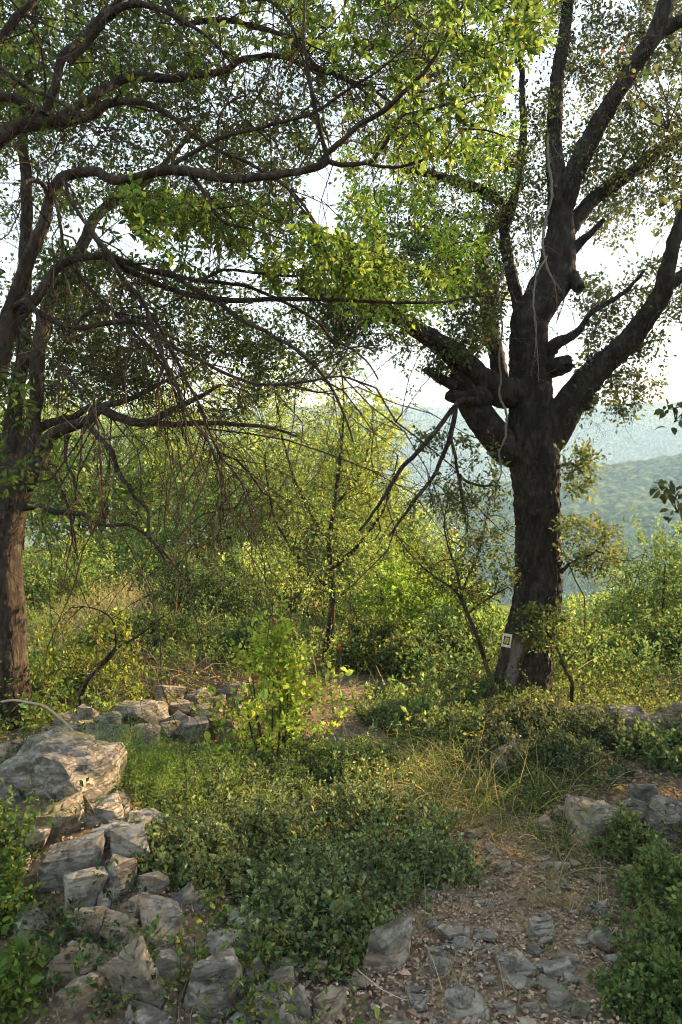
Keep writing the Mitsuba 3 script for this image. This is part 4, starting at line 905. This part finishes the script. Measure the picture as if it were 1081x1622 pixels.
# feathery asparagus-like plant
r = rng_of(61)
k = thing('feathery_plant', 'feathery bright green plant spilling over the sunlit stones', 'plant')
s = Soup()
b0 = gp(270, 1265)
n = 330
S = b0 + np.stack([r.normal(0, .24, n), r.normal(0, .18, n), np.zeros(n)], -1); S[:, 2] = ground_h(S[:, 0], S[:, 1])
P, R = twig_walk(r, S, unit(np.stack([r.normal(0, .5, n), r.normal(0, .4, n) - .15, np.ones(n)], -1)), r.uniform(.22, .46, n), np.full(n, .0012), k=9, wander=0.12, gravity=0.14)
v, f = tubes(P, R, 3); s.add(v, f, np.repeat(tint(r, n, (0.16, 0.22, 0.06)), 27, 0))
m = 55
a = np.repeat(np.arange(n), m); u = r.uniform(1, 7.9, n * m); i0 = u.astype(int); w = (u - i0)[:, None]
B = P[a, i0] * (1 - w) + P[a, i0 + 1] * w
D = unit(unit(P[a, i0 + 1] - P[a, i0]) * 0.7 + r.normal(size=(len(a), 3)) * 0.8)
B = B + D * r.uniform(0, 0.05, (len(a), 1))
L = r.uniform(.015, .035, len(a))
s.add(*leaves(B, D, unit(r.normal(size=D.shape)), L, np.full(len(a), .0016), tint(r, len(a), (0.20, 0.30, 0.07), 0.25)))
s.put(k, 'leaf')

# grass --------------------------------------------------------------------------
def grass(key, label, r, x, y, lo, hi, col, wid=0.0027, lean=0.5, droop=0.5, alt=(0.40, 0.34, 0.18), alt_p=0.3):
    n = len(x)
    k = 6
    S = np.stack([x, y, ground_h(x, y) - 0.01], -1)
    P, R = twig_walk(r, S, unit(np.stack([r.normal(0, lean, n), r.normal(0, lean, n), np.ones(n)], -1)), r.uniform(lo, hi, n), np.full(n, wid), k=k, wander=0.07, gravity=droop * 0.3)
    for q in range(1, k):
        P[:, q, 2] = np.maximum(P[:, q, 2], ground_h(P[:, q, 0], P[:, q, 1]) + 0.01)
    t = unit(np.gradient(P, axis=1))
    side = unit(np.cross(t, r.normal(size=(n, 1, 3))))
    w = wid * np.linspace(1, 0.12, k)[None, :, None] * np.exp(r.normal(0, .25, (n, 1, 1)))
    v = np.stack([P - side * w, P + side * w], 2).reshape(-1, 3)
    i = np.arange(k - 1)
    f = np.vstack([np.stack([2 * i, 2 * i + 1, 2 * i + 3], -1), np.stack([2 * i, 2 * i + 3, 2 * i + 2], -1)])
    F = (f[None] + (np.arange(n) * 2 * k)[:, None, None]).reshape(-1, 3)
    s = Soup(); s.add(v, F, np.repeat(tint(r, n, col, 0.3, 0.12, alt, alt_p), 2 * k, 0))
    s.put(key, 'leaf')
    labels[key] = {'label': label, 'category': 'grass', 'kind': 'stuff'}

def around(r, spots, n):
    sp = np.array(spots)
    w = sp[:, 4] / sp[:, 4].sum()
    m = max(8, n // 22)
    j = r.choice(len(sp), m, p=w)
    cx, cy = sp[j, 0] + r.normal(0, 1, m) * sp[j, 2], sp[j, 1] + r.normal(0, 1, m) * sp[j, 3]
    k = np.r_[r.integers(0, m, n - n // 4), r.integers(0, m, n // 4)]
    q = np.r_[np.full(n - n // 4, 0.022), np.full(n // 4, 0.16)]
    return cx[k] + r.normal(0, 1, n) * q, cy[k] + r.normal(0, 1, n) * q

r = rng_of(71)
def spot(px, py, sx, sy, w):
    p = gp(px, py); return (p[0], p[1], sx, sy, w)
x, y = around(r, [spot(720, 1270, .22, .25, 3), spot(770, 1250, .2, .2, 3), spot(690, 1235, .25, .3, 2), spot(650, 1215, .3, .4, 2), spot(810, 1280, .2, .12, 2), spot(640, 1300, .15, .3, 1), spot(860, 1270, .2, .12, 1.0), spot(890, 1340, .10, .12, .6), spot(930, 1390, .1, .2, .6)], 2600)
grass('grass', 'long green grass arching beside the path below the oak', r, x, y, 0.16, 0.46, (0.12, 0.17, 0.05), lean=0.75, droop=0.9)
x, y = around(r, [spot(660, 1240, .25, .4, 3), spot(720, 1300, .2, .15, 1), spot(830, 1370, .2, .25, 1), spot(890, 1350, .15, .15, .8), spot(770, 1570, .1, .06, .5), spot(700, 1400, .1, .3, 1), spot(640, 1100, .3, .6, 2), spot(860, 1118, .2, .2, 2), spot(910, 1440, .1, .2, 1), spot(860, 1500, .06, .06, .4), spot(1000, 1450, .15, .3, .6)], 1700)
grass('dry_grass', 'straw coloured dry grass along the path and round the oak base', r, x, y, 0.06, 0.24, (0.32, 0.27, 0.15), wid=0.0021, alt=(0.2, 0.22, 0.07), alt_p=0.25)
x, y = r.normal(-3.1, .55, 2600), r.normal(11.5, .9, 2600)
grass('straw_grass', 'patch of tall pale straw grass on the slope between the bushes left of the middle', r, x, y, 0.35, 0.8, (0.50, 0.43, 0.22), wid=0.005, alt=(0.3, 0.32, 0.1), alt_p=0.2)
n = 5000
y = r.uniform(7.5, 20, n); x = r.uniform(-0.5, 0.45, n) * y
grass('meadow_grass', 'sunny tufts of grass and weeds on the slope behind the wall and the oak', r, x, y, 0.15, 0.5, (0.24, 0.25, 0.07), wid=0.004, alt=(0.42, 0.36, 0.18), alt_p=0.4)

# weeds and seedlings covering the ground -------------------------------------------
def weeds(key, label, r, x, y, h, leaf, col, per=9, alt=(0.34, 0.30, 0.08), alt_p=0.06):
    n = len(x)
    g = np.stack([x, y, ground_h(x, y)], -1)
    L = h * np.exp(r.normal(0, 0.35, n))
    P, R = twig_walk(r, g, unit(np.array([0, 0, 1.0]) + 0.4 * r.normal(size=(n, 3))), L, np.full(n, 0.0016), k=5, wander=0.25, gravity=0.0)
    s = Soup()
    v, f = tubes(P[:, ::2], R[:, ::2], 3); s.add(v, f, np.repeat(tint(r, n, (0.12, 0.10, 0.05), 0.3), 9, 0))
    for q in (2, 3, 4):
        v, f, c = spray_leaves(r, P[:, q], unit(P[:, q] - P[:, q - 1]), per, leaf * 2.4, leaf, 0.33, col, jit=0.35, alt=alt, alt_p=alt_p)
        kind = sst(0.42, 0.58, nz(v[:, 0], v[:, 1], 0.9, 61))[:, None]       # two kinds of plant in drifts
        s.add(v, f, c * (np.array([0.62, 0.72, 0.85]) * (1 - kind) + np.array([1.12, 1.08, 1.0]) * kind))
    s.put(key, 'leaf')
    labels[key] = {'label': label, 'category': 'weeds', 'kind': 'stuff'}

r = rng_of(75)
n = 5200
y = r.uniform(5.6, 13, n); x = r.uniform(-0.52, 0.5, n) * y
m = nz(x, y, 1.1, 41) + r.normal(0, 0.05, n) > 0.40 + 0.22 * np.exp(-((x - path_mid(y)) / 0.5) ** 2)
m &= ridge_h(x, y) < 0.12
m &= ~((x > 0.9) & (x < 3.6) & (y < 7.4))
m &= ~((np.abs(x + 3.1) < 0.9) & (np.abs(y - 11.5) < 1.4))
x, y = x[m], y[m]
weeds('undergrowth', 'sunny green undergrowth of weeds and seedlings covering the clearing floor', r, x, y, (0.22 + 0.25 * nz(x, y, 0.8, 42)) * (1 - 0.65 * (x > -1.7) * (x < 0.8) * (y < 7.8)), 0.043, (0.17, 0.245, 0.07), per=6)
n = 1100
x, y = r.uniform(1.0, 4.6, n), r.uniform(5.9, 7.9, n)
weeds('low_weeds', 'low pale green weeds round the oak base and behind the upper row of stones', r, x, y, 0.06 + 0.12 * nz(x, y, 0.8, 42), 0.028, (0.12, 0.17, 0.05), per=7)
n = 4200
y = r.uniform(2.2, 6.2, n); x = r.uniform(-0.55, 0.55, n) * (y + 0.3)
m = nz(x, y, 1.9, 43) > 0.47
m &= np.abs(x - path_mid(y)) > path_half(y) * 1.0
m &= (ridge_h(x, y) < 0.1) | (r.random(n) < 0.22)
x, y = x[m], y[m]
weeds('ground_weeds', 'small dark leaved weeds between the stones and along the near path', r, x, y, 0.09 + 0.08 * nz(x, y, 1.0, 44), 0.023, (0.12, 0.165, 0.055), per=6)

# dead wood ----------------------------------------------------------------------------
r = rng_of(91)
k = thing('brush_pile', 'heap of dry brown twigs behind the sunlit end of the stone wall', 'brushwood')
s = Soup()
c = at(305, 1075, 7.3); c[2] = ground_h(c[0], c[1])
n = 110
P, R = twig_walk(r, c + np.stack([r.normal(0, .38, n), r.normal(0, .3, n), r.uniform(0, .22, n)], -1), np.stack([r.normal(0, 1, n), r.normal(0, .6, n), r.uniform(-.1, .8, n)], -1), r.uniform(.4, 1.0, n), r.uniform(.003, .008, n), k=8, wander=0.22, gravity=0.12)
P[..., 2] = np.maximum(P[..., 2], ground_h(P[..., 0], P[..., 1]) + .01)
v, f = tubes(P, R, 4); s.add(v, f, np.repeat(tint(r, n, (0.24, 0.17, 0.12), 0.35), 32, 0))
pts = P.reshape(-1, 3)
for P, R in bare_twigs(r, pts, unit(r.normal(size=pts.shape)), 90, 0.35, 0.003, gravity=0.1, sub=3):
    v, f = tubes(P, R, 3); s.add(v, f, (0.22, 0.155, 0.11))
s.put(k, 'dull')
def dead_stem(label, rows, c, name='dead_stem', cat='dead stem'):
    k = thing(name, label, cat)
    m = limb_mesh(px_curve(rows, 0.02), 7, 0.12, 5)
    put(k, m, 'dull', True, np.tile(c, (len(m[0]), 1)))
dead_stem('thin pale dead stem arching from the left trunk down to the big boulder', [(2, 1112, 4.9, 1.6), (30, 1110, 4.8, 2), (62, 1116, 4.7, 2), (100, 1142, 4.6, 1.8), (132, 1180, 4.5, 1.5)], (0.42, 0.32, 0.24))
dead_stem('pale broken stick leaning on the stones right of the big boulder', [(163, 1216, 4.2, 1.8), (182, 1240, 4.15, 1.8), (203, 1264, 4.1, 1.4)], (0.40, 0.31, 0.23))
dead_stem('reddish dead stick lying across the stones left of the low shrubs', [(206, 1452, 3.1, 3), (235, 1440, 3.1, 3), (268, 1424, 3.1, 2.4)], (0.30, 0.16, 0.09))
k = thing('broken_stake', 'pale forked stake with an orange red top beside the slim dark tree', 'stake')
for nm, rows, c in (('post', [(541, 1075, 8.8, 2.6), (541, 1055, 8.8, 2.6), (540, 1033, 8.8, 2.2)], (0.50, 0.44, 0.38)), ('arm', [(541, 1036, 8.8, 1.6), (548, 1037, 8.8, 1.5), (557, 1042, 8.8, 1.3)], (0.55, 0.50, 0.44)), ('orange_top', [(540, 1034, 8.8, 2.8), (539, 1028, 8.8, 2.8), (538, 1021, 8.8, 2.2)], (0.60, 0.13, 0.05))):
    m = limb_mesh(px_curve(rows, 0.02), 8, 0.1, 6)
    put(f'{k}__{nm}', m, 'dull', True, np.tile(c, (len(m[0]), 1)))

# trees to the right that shade the foreground; their nearest twigs hang into the right edge --------
r = rng_of(81)
side = thing('side_tree', 'near tree outside the right edge whose dark leaves hang in at the upper right', 'tree')
curves = []
ll('trunk', [[4.3, 4.3, float(ground_h(4.3, 4.3)) - .1, .2], [4.25, 4.3, .8, .15], [4.2, 4.25, 1.8, .12], [4.1, 4.2, 3, .08]], tree=side, bs='oak_bark', world=True, sides=18)
ll('limb', [[4.22, 4.25, 1.6, .07], [3.2, 3.6, 2.1, .045], [2.2, 2.9, 2.2, .02], [1.5, 2.55, 2.15, .008]], tree=side, bs='oak_bark', world=True, sides=10)
ll('limb', [[4.22, 4.25, 1.9, .07], [3.3, 3.7, 2.7, .045], [2.3, 3.0, 2.95, .02], [1.55, 2.6, 2.9, .008]], tree=side, bs='oak_bark', world=True, sides=10)
ll('limb', [[4.25, 4.3, 1.2, .06], [3.2, 3.6, 1.7, .04], [2.1, 2.8, 1.85, .015], [1.4, 2.55, 1.8, .007]], tree=side, bs='oak_bark', world=True, sides=10)
nodes, rad, dirs = wood_nodes(curves)
d = unit(r.normal(size=(2100, 3)))
CS = np.array([4.3, 4.9, 2.3]) + d * np.array([1.7, 2.0, 2.2]) * (r.random((2100, 1)) ** 0.4)
CS = CS[(CS[:, 0] > 0.56 * CS[:, 1]) & (CS[:, 2] > 0.2)]
CE = np.vstack([cp([(1050, 625), (1120, 640), (1120, 680), (1055, 672)], 2.2, 2.5, 5), cp([(1045, 755), (1130, 745), (1130, 810), (1060, 815)], 2.2, 2.6, 14), cp([(1000, 290), (1130, 240), (1130, 420), (1010, 350)], 2.2, 2.7, 16), cp([(930, 40), (1130, 30), (1130, 230), (960, 220)], 2.6, 3.4, 26)])
crown(side, r, nodes, rad, [(CS, 14, 0.2, 0.068, 0.30, OAK, {}), (CE, 6, 0.05, 0.030, 0.32, (0.08, 0.10, 0.04), dict(fine=True, alt=(0.2, 0.08, 0.06), alt_p=0.03))])

# ------------------------------------------------------------------ the air
scene['haze'] = {'type': 'cube', 'to_world': T().translate([200, 650, 110]).scale([1800, 1500, 260]), 'bsdf': {'type': 'null'}, 'interior': {'type': 'ref', 'id': 'air'}}
labels['haze'] = {'label': 'pale blue haze over the valley', 'kind': 'stuff'}
